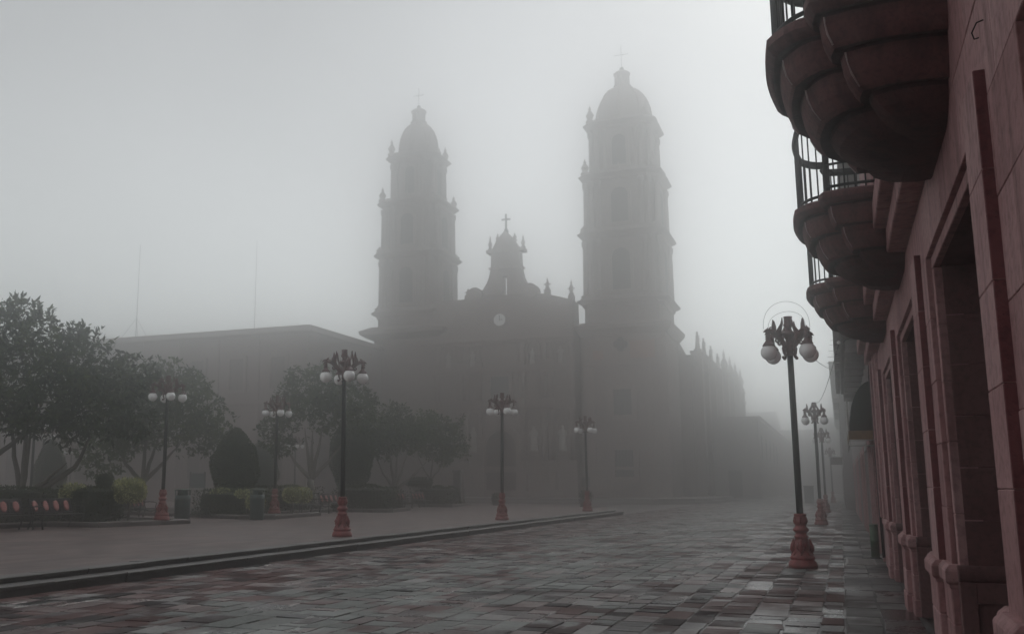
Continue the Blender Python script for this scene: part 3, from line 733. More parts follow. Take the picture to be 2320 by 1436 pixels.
h4 = thing('sky_blocking_house', 'added unseen house behind the viewpoint that blocks sky light', 'house', (-10, -28, 0))  # unseen mass added behind the camera to cut light from the rear sky
m = MB(); m.box(-34, 9, -34, -24, 0, 11, .5); m.build('wall', M['plaster'], h4, True)
m = MB(); m.box(-34.3, 9.3, -34.3, -23.7, 11.003, 11.5, .5); m.build('roof_cornice', M['plaster'], h4, True)
for k in range(9):
    for z0 in (1.2, 6.0):
        m = MB(); m.box(-32 + k * 4.4, -30.4 + k * 4.4, -24.05, -23.92, z0, z0 + 2.8, .3); m.build('window', M['glass'], h4, True)
# wires between balcony and lamps
wr = MB()
wr.tube([(.30, 17.0, 3.93), (.22, 16.98, 3.9), (.19, 16.95, 3.86)], .006, 5); 
wr.ball((.115, 16.95, 3.86), .03, 12, .9, 1)
pts = []
A, B = Vector((.115, 16.95, 3.83)), Vector((-.84, 44.2, 5.02))
for k in range(20):
    u = k / 19; p_ = A.lerp(B, u); p_.z -= .35 * math.sin(math.pi * u); pts.append(p_)
wr.tube(pts, .005, 5)
tag(wr.build('insulator_wire', [M['wire'], M['globe']]), 'thin wire with white insulator ball from third balcony to second lamp', 'wire')
wr = MB(); A, B = Vector((-.40, 21.6, 4.22)), Vector((.3, 39.6, 5.9))
wr.tube([A.lerp(B, k / 9) - Vector((0, 0, .15 * math.sin(math.pi * k / 9))) for k in range(10)], .006, 5)
tag(wr.build('service_cable', M['wire']), 'straight cable from a lamp globe up to the long balcony', 'cable')
# small things on the pavement
gp = thing('green_post', 'short green painted metal post on pavement by the house corner', 'post', (.615, 24.45, 0))
m = MB(); m.lathe([(.088, 0), (.088, .36), (.092, .365), (.092, .385), (.088, .39), (.088, .69), (.08, .71), (.05, .72)], n=18); m.build('body', M['greenpost'], gp)
m = MB(); m.lathe([(.0925, .70), (.095, .71), (.095, .735), (.06, .745)], n=18); m.build('top_cap', M['greenpost'], gp)
m = MB(); m.lathe([(.12, .0), (.12, .02), (.09, .025)], n=16); m.build('foot_flange', M['iron'], gp)
m = MB(); m.box(0.0, .58, 22.3, 24.0, .004, .016, .5)
for k in range(14): m.box(.04, .54, 22.38 + k * .115, 22.43 + k * .115, .016, .02, .7)
tag(m.build('utility_cover', M['steel']), 'light metal cover plate let into pavement before the green post', 'cover', None)
dk = thing('utility_cabinet', 'dark boxy cabinet standing in the fog beside the faint lamps of the pavement', 'cabinet', (-2.7, 96, 0))
m = MB(); m.box(-.4, .4, -.3, .3, 0, 1.45, .5); m.build('body', M['bronze'], dk, False, .02)
m = MB(); m.box(-.44, .44, -.34, .34, 1.452, 1.55, .5); m.build('lid', M['bronze'], dk, False, .02)

# ------------------------------------------------------------------ foliage
def leaf_cloud(mb_v, mb_f, mb_t, pos, dirs, ln, wd, tint, rng):
    """diamond leaves: arrays pos (n,3), dirs (n,3), ln, wd, tint (n)"""
    n = len(pos)
    r = rng.normal(size=(n, 3)); side = np.cross(dirs, r); side /= np.linalg.norm(side, axis=1)[:, None] + 1e-9
    nor = np.cross(side, dirs)
    a = pos; b = pos + dirs * ln[:, None] * .5 + side * wd[:, None] * .5 - nor * ln[:, None] * .06
    c = pos + dirs * ln[:, None] + nor * ln[:, None] * -.12; d = pos + dirs * ln[:, None] * .5 - side * wd[:, None] * .5 - nor * ln[:, None] * .06
    base = sum(len(x) for x in mb_v)
    v = np.stack([a, b, c, d], 1).reshape(-1, 3); mb_v.append(v)
    f = base + np.arange(4 * n).reshape(n, 4); mb_f.append(f); mb_t.append(tint)
def np_build(name, vs, fs, ts, m, parent=None, core=None, origin=None):
    v = np.concatenate(vs); f = np.concatenate(fs); t = np.concatenate(ts)
    cv, cf = ([], [])
    if core is not None: cv, cf = core.v, core.f
    me = bpy.data.meshes.new(name)
    V = [tuple(x) for x in v.tolist()]; F = [tuple(x) for x in f.tolist()]
    off = len(V); V += list(cv); F += [tuple(a + off for a in q) for q in cf]
    me.from_pydata(V, [], F); me.materials.append(m)
    a = me.attributes.new('tint', 'FLOAT', 'FACE'); a.data.foreach_set('value', t.tolist() + [0.05] * len(cf))
    me.update()
    o = bpy.data.objects.new(name, me); COL.objects.link(o)
    if parent is not None: o.parent = parent
    return o
def unit(v): return v / (np.linalg.norm(v, axis=1)[:, None] + 1e-9)

def crown(lobes, tufts_per_m2, leaf, width, rng, per=7, droop=.15):
    vs, fs, ts = [], [], []
    for (c, r) in lobes:
        c = np.array(c); r = np.array(r if hasattr(r, '__len__') else (r, r, r * .8))
        area = 4 * math.pi * float(np.mean(r)) ** 2
        n = int(area * tufts_per_m2)
        d = unit(rng.normal(size=(n, 3)))
        rad = np.where(rng.random(n) < .72, rng.normal(1.0, .10, n), rng.uniform(.25, .95, n))
        # broken outline: push groups of tufts in and out
        k = rng.normal(size=(6, 3)) * 2.2
        rad *= 1 + .15 * np.sin(d @ k[0] * 2 + 1) + .13 * np.sin(d @ k[1] * 3)
        keep = np.sin(d @ k[2] * 2.2) + np.sin(d @ k[3] * 2.6) > -.75
        d = d[keep]; rad = rad[keep]
        p = c + d * rad[:, None] * r
        clump = rng.random(len(p)) * .5 + .25 * (np.sin(p @ k[4] * .6) * .5 + .5) + .1
        ax = unit(d * .7 + rng.normal(size=d.shape) * .55 + np.array([0, 0, .35]))
        pp = np.repeat(p, per, 0); axx = np.repeat(ax, per, 0)
        ld = unit(axx * .55 + rng.normal(size=pp.shape) * .75 - np.array([0, 0, droop]))
        ln = leaf * rng.uniform(.4, 1.3, len(pp)); wd = ln * width * rng.uniform(.8, 1.2, len(pp))
        t = np.clip(np.repeat(clump, per) + rng.normal(0, .13, len(pp)), 0, 1)
        leaf_cloud(vs, fs, ts, pp + rng.normal(0, leaf * .25, pp.shape), ld, ln, wd, t, rng)
    return vs, fs, ts
def make_tree(label, name, loc, trunks, lobes, leafm, barkm, leaf=.17, width=.42, dens=26, seed=1, group='trees in the garden beds', cat='tree'):
    t = thing(name, label, cat, loc, 0, group)
    rng = np.random.default_rng(seed)
    b = MB()
    for pts, rr in trunks:
        # resample with a little wander so no limb is a straight pipe
        P = [Vector(p) for p in pts]; out = []; rad = []
        for i in range(len(P) - 1):
            for k in range(4):
                u = k / 4; q_ = P[i].lerp(P[i + 1], u)
                if i or k: q_ += Vector(rng.normal(0, .018, 3))
                out.append(q_); rad.append(rr[i] * (1 - u) + rr[i + 1] * u)
        out.append(P[-1]); rad.append(rr[-1])
        b.tube(out, rad, 9, rng.uniform(.3, .7))
    b.build('trunk', barkm, t)
    vs, fs, ts = crown(lobes, dens, leaf, width, rng)
    np_build('crown', vs, fs, ts, leafm, t)
    return t

def limbs(base, fork, tips, r0=.16, r1=.05):
    out = [([base, ((base[0] + fork[0]) / 2 + .04, (base[1] + fork[1]) / 2, (base[2] + fork[2]) / 2), fork], [r0 * 1.25, r0, r0 * .9])]
    for tp in tips:
        mid = (fork[0] * .5 + tp[0] * .5 + .05 * (tp[0] - fork[0]), fork[1] * .5 + tp[1] * .5, fork[2] * .45 + tp[2] * .55 - .15)
        out.append(([fork, mid, tp], [r0 * .62, r0 * .42, r1 * .4]))
    return out
# local frame per tree: +a is to the right as seen from the camera
ca, sa = math.cos(R(40)), math.sin(R(40))
def W(a, z, d=0.):   # a metres right in view, d metres away from the viewer
    return (a * ca - d * sa, a * sa + d * ca, z)
T1 = make_tree('largest dark tree, with two leaning trunks and a long low limb', 'broadleaf_tree', (-27.0, 27.0, .4),
    limbs(W(-.1, 0), W(.15, .8), [W(.35, 3.6), W(1.6, 2.0), W(.2, 5), W(-.6, 4.5, .6)], .17) +
    [([W(.15, .7), W(1.0, 1.15), W(1.9, 1.85), W(2.4, 3.0)], [.12, .11, .085, .04]), ([W(-1.1, 0), W(-.9, 1.4), W(-.8, 2.4), W(-1.3, 4.2)], [.2, .17, .14, .06]), ([W(-.8, 2.2), W(.1, 3.0), W(.9, 3.7)], [.1, .07, .03])],
    [(W(.0, 6.3), (1.3, 1.35, 1.0)), (W(-1.3, 6.7), (1.3, 1.5, 1.1)), (W(-2.6, 5.6), (1.8, 1.9, 1.5)), (W(1.6, 5.6), (1.55, 1.6, 1.0)), (W(3.0, 5.0), (1.45, 1.4, .8)), (W(3.9, 5.0), (.8, .8, .42)), (W(2.7, 3.8), (1.3, 1.4, .8)),
     (W(.6, 4.6), (1.9, 1.9, 1.3)), (W(-1.4, 4.4), (1.9, 1.9, 1.2)), (W(3.6, 3.4), (.8, .9, .6)), (W(1.4, 3.4), (1.3, 1.3, .6)), (W(-.2, 3.5), (1.2, 1.2, .5)), (W(-3.2, 3.9), (1.4, 1.4, 1.1)), (W(-.1, 7.45), (.75, .75, .45)), (W(1.9, 6.5), (.8, .8, .45))],
    M['leaf2'], M['bark'], .27, .38, 12, 3)
T2 = make_tree('bushy misty tree behind the first bed lamp', 'broadleaf_tree', (-32.2, 40.2, .4),
    limbs(W(0, 0), W(.1, 1.3), [W(1.9, 3.4), W(-1.5, 3.3), W(.2, 4.5), W(.9, 3.9, .8)], .2),
    [(W(-.2, 6.1), (1.6, 1.6, 1.3)), (W(1.1, 6.4), (1.2, 1.3, 1.0)), (W(-1.5, 5.6), (1.3, 1.4, 1.2)), (W(2.5, 5.2), (1.3, 1.4, 1.3)), (W(3.2, 4.3), (1.1, 1.1, 1.1)), (W(.8, 4.7), (2.0, 2.0, 1.3)), (W(-1.4, 4.2), (1.5, 1.5, 1.2)), (W(2.4, 3.6), (1.3, 1.3, .8)), (W(-.6, 3.4), (1.4, 1.4, .7)), (W(-1.9, 2.6), (1.2, 1.2, .9)), (W(2.2, 6.6), (.6, .6, .5))],
    M['leaf'], M['bark'], .24, .45, 13, 5)
T3 = make_tree('tree with pale forked trunk behind the largest plaza lamp', 'broadleaf_tree', (-25.9, 46.0, .4),
    limbs(W(.1, 0), W(.1, 1.5), [W(-1.5, 3.4), W(-.3, 4.2), W(.7, 4.4), W(1.9, 3.6), W(.3, 4.2, .8)], .2),
    [(W(-.4, 6.1), (1.1, 1.1, .95)), (W(.9, 6.5), (1.2, 1.2, .95)), (W(1.9, 6.0), (1.2, 1.2, 1.0)), (W(2.8, 5.4), (.9, 1.0, .9)), (W(-1.4, 5.2), (.9, 1.0, .9)), (W(.5, 5.1), (1.7, 1.7, 1.1)), (W(-1.9, 4.0), (.8, .9, .7)), (W(-1.6, 3.3), (.8, .8, .5)), (W(2.2, 4.6), (1.2, 1.2, .9)), (W(-.9, 6.9), (.4, .4, .45)), (W(.2, 7.2), (.42, .42, .4))],
    M['leaf'], M['palebark'], .24, .45, 13, 7)
T4 = make_tree('low spreading tree with several stems beyond the largest plaza lamp', 'broadleaf_tree', (-25.6, 56.0, .4),
    limbs(W(.1, 0), W(.1, .9), [W(-1.2, 3.0), W(-.3, 3.6), W(.9, 3.2), W(2.2, 2.7), W(.4, 3.4, .6)], .19),
    [(W(-.5, 5.2), (1.2, 1.2, .9)), (W(.6, 4.9), (1.2, 1.2, .9)), (W(-1.4, 4.5), (1.1, 1.1, 1.0)), (W(.2, 4.1), (1.5, 1.5, .9)), (W(1.6, 4.4), (1.2, 1.2, .9)), (W(-1.0, 3.6), (1.1, 1.1, .7))],
    M['leaf'], M['palebark'], .25, .45, 13, 9)
T5 = make_tree('thin stemmed garden tree with one twig sticking up above its crown', 'broadleaf_tree', (-24.6, 59.6, .4),
    limbs(W(.0, 0), W(0, 1.5), [W(-.9, 3.2), W(.2, 3.6), W(1.2, 3.2)], .1) + [([W(1.0, 3.4), W(1.8, 4.9), W(2.25, 5.6)], [.05, .03, .012])],
    [(W(-.4, 5.2), (1.1, 1.1, .85)), (W(.6, 4.8), (1.0, 1.0, .8)), (W(1.3, 4.0), (1.0, 1.0, .8)), (W(.1, 3.9), (1.3, 1.3, .9)), (W(1.9, 3.4), (.6, .7, .5)), (W(1.8, 4.9), (.35, .35, .45)), (W(2.05, 5.4), (.2, .2, .35)), (W(1.0, 3.0), (.8, .8, .4))],
    M['leaf'], M['palebark'], .24, .45, 15, 13)
# clipped shapes
def clipped(name, label, cat, loc, prof, leafm, seed, dens=420, leaf=.075, stem=None, group=None):
    t = thing(name, label, cat, loc, 0, group); rng = np.random.default_rng(seed)
    zs = np.array([z for r, z in prof]); rs = np.array([r for r, z in prof])
    H = zs[-1] - zs[0]; n = int(dens * 2 * math.pi * rs.mean() * H)
    z = rng.uniform(zs[0], zs[-1], n * 2); rr = np.interp(z, zs, rs); keep = rng.random(n * 2) < (rr / rs.max()); z = z[keep]; rr = rr[keep]
    a = rng.uniform(0, 2 * math.pi, len(z)); k = rng.normal(size=4)
    wob = 1 + .035 * np.sin(a * 3 + z * 4 + k[0]) + .03 * np.sin(a * 5 - z * 5 + k[1]) + rng.normal(0, .02, len(z))
    p = np.stack([rr * wob * np.cos(a), rr * wob * np.sin(a), z], 1)
    sl = np.gradient(rs, zs); s = np.interp(z, zs, sl)
    d = unit(np.stack([np.cos(a), np.sin(a), -s], 1) + rng.normal(size=p.shape) * .55 + np.array([0, 0, .2]))
    ln = leaf * rng.uniform(.6, 1.3, len(p)); t_ = np.clip(.45 + .2 * np.sin(a * 4 + z * 6) + rng.normal(0, .22, len(p)), 0, 1)
    vs, fs, ts = [], [], []; leaf_cloud(vs, fs, ts, p, d, ln, ln * .55, t_, rng)
    core = MB(); core.lathe([(max(.01, r * .94), z_) for r, z_ in prof], n=20)
    np_build('crown', vs, fs, ts, leafm, t, core)
    if stem:
        b = MB(); b.tube([(0, 0, 0), (.02, .01, stem[1] * .5), (0, 0, stem[1])], [stem[0], stem[0] * .85, stem[0] * .8], 7); b.build('trunk', M['palebark'], t)
    return t
egg = lambda w_, h, z0: [(w_ * .28, z0), (w_ * .55, z0 + h * .06), (w_ * .8, z0 + h * .17), (w_ * .96, z0 + h * .32), (w_, z0 + h * .42), (w_ * .95, z0 + h * .56), (w_ * .72, z0 + h * .73), (w_ * .42, z0 + h * .88), (w_ * .2, z0 + h * .96), (.02, z0 + h)]
clipped('topiary_tree', 'dark egg shaped clipped topiary standing clear beside a bed lamp', 'topiary', (-25.3, 38.1, .4), egg(1.05, 3.15, .65), M['topiary'], 21, 500, .08, (.09, .8), 'clipped egg topiaries')
clipped('topiary_tree', 'fainter egg topiary half hidden behind the dark one', 'topiary', (-38.6, 61.3, .3), egg(1.3, 3.9, .5), M['topiary'], 22, 300, .1, (.1, .7), 'clipped egg topiaries')
clipped('topiary_tree', 'misty wide topiary tapering downward behind the largest plaza lamp', 'topiary', (-26.9, 52.8, .4), [(.3, .5), (.6, .9), (.95, 1.6), (1.2, 2.4), (1.25, 3.2), (1.1, 3.9), (.8, 4.5), (.3, 4.9), (.02, 5.0)], M['topiary'], 23, 360, .1, (.1, .7), 'clipped egg topiaries')
clipped('topiary_tree', 'pale distant rounded topiary glimpsed between the trunks of the largest tree', 'topiary', (-45.6, 48.2, .25), egg(.95, 3.9, .3), M['topiary'], 26, 300, .1, (.1, .5), 'clipped egg topiaries')
ballp = lambda r, z0: [(max(.02, r * math.sin(math.pi * k / 10)), z0 + r - r * math.cos(math.pi * k / 10)) for k in range(11)]
clipped('ball_bush', 'small round dark ball bush rising above a long hedge', 'bush', (-26.2, 30.6, .4), ballp(.33, 1.0), M['topiary'], 24, 600, .06, (.03, 1.1))
bt = clipped('tiered_bush', 'low mushroom shaped clipped bush near the stone pillar', 'bush', (-24.9, 58.4, .4), [(.25, 1.1), (.7, 1.15), (.85, 1.3), (.8, 1.5), (.45, 1.66), (.02, 1.7)], M['topiary'], 25, 420, .07, (.07, 1.2))

def hedge(label, x0, x1, y0, y1, z0, z1, seed, leafm=None, dens=260, leaf=.085, rz=0., group='clipped hedges in the beds', name='hedge'):
    rng = np.random.default_rng(seed)
    cx_, cy_ = (x0 + x1) / 2, (y0 + y1) / 2; a, b, h = (x1 - x0) / 2, (y1 - y0) / 2, z1 - z0
    n = int(dens * (4 * a * b + 4 * (a + b) * h))
    d = rng.normal(size=(n, 3)); d[:, 2] = np.abs(d[:, 2])
    q_ = d / (np.max(np.abs(d), axis=1)[:, None]); e = unit(d)
    u = np.abs(q_) ** 1; p = q_ * .86 + e * .16                         # rounded box
    p[:, 2] = np.where(rng.random(n) < .45, p[:, 2] * rng.random(n) , p[:, 2])
    k = rng.normal(size=(3, 3)) * 2
    P = p * np.array([a, b, h]); wob = .05 * np.sin(P @ k[0] * 1.3) + .05 * np.sin(P @ k[1] * 2)
    P = P + e * wob[:, None] + rng.normal(0, .02, P.shape)
    dr = unit(e + rng.normal(size=P.shape) * .6 + np.array([0, 0, .3])); ln = leaf * rng.uniform(.6, 1.3, n)
    t_ = np.clip(.4 + .2 * np.sin(P @ k[2]) + .15 * (P[:, 2] / h) + rng.normal(0, .2, n), 0, 1)
    vs, fs, ts = [], [], []; leaf_cloud(vs, fs, ts, P, dr, ln, ln * .55, t_, rng)
    core = MB(); rr = []
    for s_, z in ((.9, 0), (.93, h * .5), (.9, h * .85), (.7, h * .95)):
        rr.append([(a * s_ * math.copysign(abs(math.cos(q0)) ** .4, math.cos(q0)), b * s_ * math.copysign(abs(math.sin(q0)) ** .4, math.sin(q0)), z) for q0 in [2 * math.pi * j / 24 for j in range(24)]])
    core.rings(rr)
    o = np_build(name, vs, fs, ts, leafm or M['hedge'], None, core); o.location = (cx_, cy_, z0); o.rotation_euler = (0, 0, rz)
    return tag(o, label, 'hedge' if name == 'hedge' else 'bush', group)

# planting beds with stone kerbs
def bed(label, poly):
    cx_ = sum(p[0] for p in poly) / len(poly); cy_ = sum(p[1] for p in poly) / len(poly)
    t = thing('planting_bed', label, 'planting bed', (cx_, cy_, PZ), 0, 'kerbed planting beds')
    k = MB(); n = len(poly)
    for i in range(n):
        A = Vector((*poly[i], 0)); B = Vector((*poly[(i + 1) % n], 0)); d = (B - A).normalized(); nrm = Vector((-d.y, d.x, 0)); le = (B - A).length
        ns = max(1, int(le / 1.1))
        for s_ in range(ns):
            p0 = A + d * (le * s_ / ns + .006); p1 = A + d * (le * (s_ + 1) / ns - .006); z1 = .165 + rnd.gauss(0, .004); tt = rnd.uniform(.3, .8)
            q_ = [p0, p1, p1 + nrm * .3, p0 + nrm * .3]; q2 = [p0 + nrm * .012, p1 + nrm * .012, p1 + nrm * .29, p0 + nrm * .29]
            k.rings([[(v.x, v.y, PZ - .01) for v in q_], [(v.x, v.y, PZ + z1 - .014) for v in q_], [(v.x, v.y, PZ + z1) for v in q2]], tt, 0, False)
    k.build('kerb', M['kerb'], t, True)
    s = MB(); s.prism(poly, PZ - .02, PZ + .11, .5); s.build('soil', M['soil'], t, True)
    return t
bed('planting bed with stone kerb under the largest tree', [(-24.5, 14), (-24.5, 25.85), (-22.15, 25.7), (-21.45, 29.6), (-25.5, 31.2), (-33, 30.5), (-33, 14)])
bed('middle planting bed with the egg topiary and second bed lamp', [(-26.4, 36.0), (-22.4, 34.1), (-21.05, 34.7), (-21.55, 39.4), (-24.1, 39.7), (-24.1, 45.3), (-20.85, 45.6), (-21.6, 49.5), (-24.5, 49.8), (-24.5, 51.2), (-34, 51.2), (-34, 38)])
bed('misty planting bed ending at the stone pillar', [(-25.0, 52.2), (-24.6, 57.6), (-22.4, 57.8), (-22.9, 62.6), (-25, 63.4), (-34, 63.4), (-34, 52.2)])
# hedges
H_ = hedge
H_('long dark hedge behind the two benches under the largest tree', -26.3, -24.7, 19.5, 26.6, .38, 1.52, 31)
H_('tall dark hedge block beside pale trunked bush near first lamp', -24.6, -23.2, 26.3, 28.0, .38, 1.55, 32)
H_('low dark hedge running behind the first bed lamp', -28.5, -25.0, 28.6, 30.4, .38, 1.35, 33)
H_('dark hedge along the middle bed under egg topiary', -25.3, -23.3, 34.9, 38.9, .38, 1.35, 34)
H_('dark hedge behind the bench pair near the largest plaza lamp', -27.0, -24.5, 39.9, 45.0, .38, 1.5, 35)
H_('rounded mossy hedge mound beside the largest plaza lamp', -24.6, -21.9, 45.9, 49.2, .38, 1.5, 36)
H_('misty hedge behind the two faintest benches', -26.8, -25.1, 50.0, 57.5, .38, 1.25, 37)
H_('dark hedge block next to the stone pillar', -25.5, -23.2, 58.2, 62.2, .38, 1.45, 38)
H_('distant low hedge seen below the largest tree crown', -34.5, -31.5, 31.5, 40.0, .25, 1.2, 39)
# variegated bushes
def yb(label, x, y, r, z0, stem, seed, sq=.75):
    prof = [(max(.02, r * math.sin(math.pi * k / 10) ** .6), z0 + r * sq - r * sq * math.cos(math.pi * k / 10)) for k in range(11)]
    return clipped('variegated_bush', label, 'bush', (x, y, .38), prof, M['yellow'], seed, 420, .085, stem, 'pale variegated bushes')
yb('pale variegated bush growing from the end of the long dark hedge', -24.2, 26.7, .42, .62, None, 41)
yb('large pale variegated bush on a thin white trunk beside first lamp', -23.0, 28.15, .55, .62, (.04, .8), 42)
yb('pale bush in the bed just past the bin beside the first bed lamp', -24.3, 35.6, .42, .55, (.03, .6), 43, .6)
yb('pale flat topped bush on thin trunk below the egg topiary', -22.9, 35.4, .45, .72, (.03, .8), 44, .35)
yb('low yellowish bush touching the second green bin', -22.3, 35.15, .36, .25, None, 45)
yb('pale bush on a stem between bed lamp and twin bush', -22.2, 38.0, .40, .5, (.035, .6), 46)
yb('pale bush at the very end of the middle kerb', -22.3, 39.0, .42, .45, (.035, .6), 47)

# ------------------------------------------------------------------ benches and bins
def make_bench():
    t = thing('park_bench', 'x', 'bench')
    L2 = .98
    s = MB()
    for k in range(5): s.box(-.02 + k * .09, .055 + k * .09, -L2, L2, .43, .455, .5)
    s.build('seat', M['benchiron'], t)
    b = MB()
    def bp(h): return -.05 - .16 * h     # lean of the back
    b.tube([(bp(.05), -L2, .5), (bp(.05), L2, .5)], .018, 6); b.tube([(bp(.9) , -L2, .92), (bp(.9), L2, .92)], .022, 6)
    for c in (-.735, -.245, .245, .735):
        for q0 in range(16):
            a0, a1 = 2 * math.pi * q0 / 16, 2 * math.pi * (q0 + 1) / 16
            f_ = lambda a, r: (bp((.71 + r * 1.35 * math.sin(a) - .48) / .45) + .0, c + r * math.cos(a), .71 + r * 1.35 * math.sin(a))
            b.tube([f_(a0, .145), f_(a1, .145)], .014, 5)
        for q0 in (-1, 1):
            b.tube([(bp(.05), c + .2 * q0, .5), (bp(.3), c + .16 * q0, .6), (bp(.5), c + .22 * q0, .72), (bp(.7), c + .16 * q0, .84), (bp(.9), c + .2 * q0, .92)], .012, 5)
            b.tube([(bp(.3), c + .16 * q0, .62), (bp(.4), c + .23 * q0, .66), (bp(.5), c + .2 * q0, .7)], .012, 5)
    # cast panel ground behind the scrolls, leaving scalloped top
    for c in (-.735, -.245, .245, .735):
        b.box(bp(.5) - .05, bp(.5) - .04, c - .243, c + .243, .47, .93)
    b.build('backrest', M['benchiron'], t)
    for c in (-.735, -.245, .245, .735):
        m = MB(); ring = []; ring2 = []; ring3 = []
        for q0 in range(20):
            a = 2 * math.pi * q0 / 20
            for rr, rg, off in ((.13, ring, .0), (.12, ring2, .016), (.075, ring3, .026)):
                z = .71 + rr * 1.35 * math.sin(a); rg.append((bp((z - .48) / .45) + off, c + rr * math.cos(a), z))
        m.rings([ring, ring2, ring3]); m.build('medallion', M['medal'], t)
    for y in (-L2 + .03, L2 - .03):
        m = MB()
        m.tube([(.40, y, 0), (.36, y, .2), (.40, y, .4), (.42, y, .45)], [.03, .02, .022, .02], 7); m.tube([(-.16, y, 0), (-.08, y, .2), (-.03, y, .42), (-.05, y, .5), (bp(.9), y, .92)], [.03, .022, .022, .02, .02], 7)
        m.tube([(.40, y, .4), (.2, y, .3), (-.06, y, .4)], .015, 6)
        m.build('leg', M['benchiron'], t)
        m = MB(); m.tube([(bp(.4), y, .68), (.12, y, .7), (.36, y, .68), (.43, y, .62), (.40, y, .56), (.38, y, .47)], .018, 6); m.build('armrest', M['benchiron'], t)
    return t
bench0 = make_bench(); reg(bench0)
benches = [(-23.35, 22.75, 0, 'bench with pink medallions standing below the leaning trunks'), (-23.25, 25.0 - .15, R(4), 'bench with four pink medallions in front of the pale bush in long hedge'),
           (-25.6, 31.9, R(20), 'bench half hidden behind the first bed lamp'), (-23.4, 41.0, 0, 'bench with pale medallions at the end of middle bed kerb'),
           (-23.3, 43.6, 0, 'bench with faint medallions between largest plaza lamp pole and hedge mound'), (-23.9, 53.2, 0, 'misty bench under the low spreading tree'), (-23.9, 56.2, 0, 'misty bench next to the hedge block by the stone pillar')]
for i, (x, y, rz, lab) in enumerate(benches):
    o = bench0 if i == 0 else copy_tree(bench0)
    o.location = (x, y, PZ); o.rotation_euler = (0, 0, rz); o['label'] = lab; o['category'] = 'bench'; o['group'] = 'iron benches with pink medallions'
def make_bin():
    t = thing('litter_bin', 'x', 'litter bin')
    m = MB(); m.lathe([(.27, 0), (.28, .02), (.29, .8), (.285, .98)], n=24); m.build('body', M['bin'], t)
    m = MB(); m.lathe([(.30, .80), (.302, .81), (.302, .83), (.30, .84)], n=24); m.lathe([(.305, 1.14), (.31, 1.15), (.30, 1.19), (.2, 1.215), (.03, 1.22)], n=24); m.build('lid', M['binlid'], t)
    m = MB()
    for k in range(4):
        a = k * math.pi / 2 + .5
        for q in range(5):
            b0, b1 = a + (q - 2.5) * .13, a + (q - 1.5) * .13
            m.mesh([(.285 * math.cos(b0), .285 * math.sin(b0), .982), (.285 * math.cos(b1), .285 * math.sin(b1), .982), (.29 * math.cos(b1), .29 * math.sin(b1), 1.139), (.29 * math.cos(b0), .29 * math.sin(b0), 1.139)], [(0, 1, 2, 3)])
    m.build('hood_post', M['bin'], t)
    m = MB(); m.lathe([(.2, .975), (.2, 1.135)], n=20); m.build('liner', M['binlid'], t)
    return t
bin0 = make_bin(); reg(bin0)
for i, (x, y, lab) in enumerate([(-22.85, 31.0, 'first dark green litter bin beside the first bed lamp'), (-21.45, 33.95, 'second green litter bin standing at the middle bed corner')]):
    o = bin0 if i == 0 else copy_tree(bin0)
    o.location = (x, y, PZ); o['label'] = lab; o['category'] = 'litter bin'; o['group'] = 'green litter bins'; o.rotation_euler = (0, 0, .4 + i)
nb = thing('notice_board', 'small framed notice board standing far behind the bushy misty tree', 'notice board', (-43, 60, PZ))
m = MB(); m.box(-.6, .6, -.03, .03, 1.15, 2.2, .5); m.build('panel', M['bin'], nb)
for x in (-.62, .62):
    m = MB(); m.box(x - .04, x + .04, -.05, .05, 0, 2.3, .5); m.build('post', M['iron'], nb)
pp = thing('stone_pillar', 'square dark stone pillar at the right end of garden hedge', 'pillar', (-23.5, 61.8, PZ))
m = MB(); m.box(-.27, .27, -.27, .27, .2, 2.2, .4); m.build('shaft', M['kerb'], pp, False, .02)
m = MB(); m.box(-.32, .32, -.32, .32, 2.202, 2.34, .5); m.build('cap_stone', M['kerb'], pp, False, .02); m = MB(); m.box(-.32, .32, -.32, .32, 0, .198, .5); m.build('foot_stone', M['kerb'], pp, False, .02)
def urn(label, x, y, s=1.):
    t = thing('stone_urn', label, 'planter', (x, y, PZ), 0, 'stone planters at the plaza end')
    m = MB(); m.lathe([(.34 * s, 0), (.36 * s, .06 * s), (.3 * s, .1 * s), (.34 * s, .2 * s), (.42 * s, .42 * s), (.46 * s, .48 * s), (.4 * s, .5 * s), (.1, .46 * s)], n=18); m.build('bowl', M['bronze'], t)
    rng = np.random.default_rng(int(x * 7) % 97 + 5)
    vs, fs, ts = crown([((0, 0, .68 * s), (.32 * s, .32 * s, .3 * s))], 200, .12, .4, rng); np_build('plant', vs, fs, ts, M['hedge'], t)
urn('dark round planter at the plaza corner beyond the small lamp', -15.0, 62.0, 1.0)
urn('faint low planter in front of the church door', -21.9, 64.9, .8)

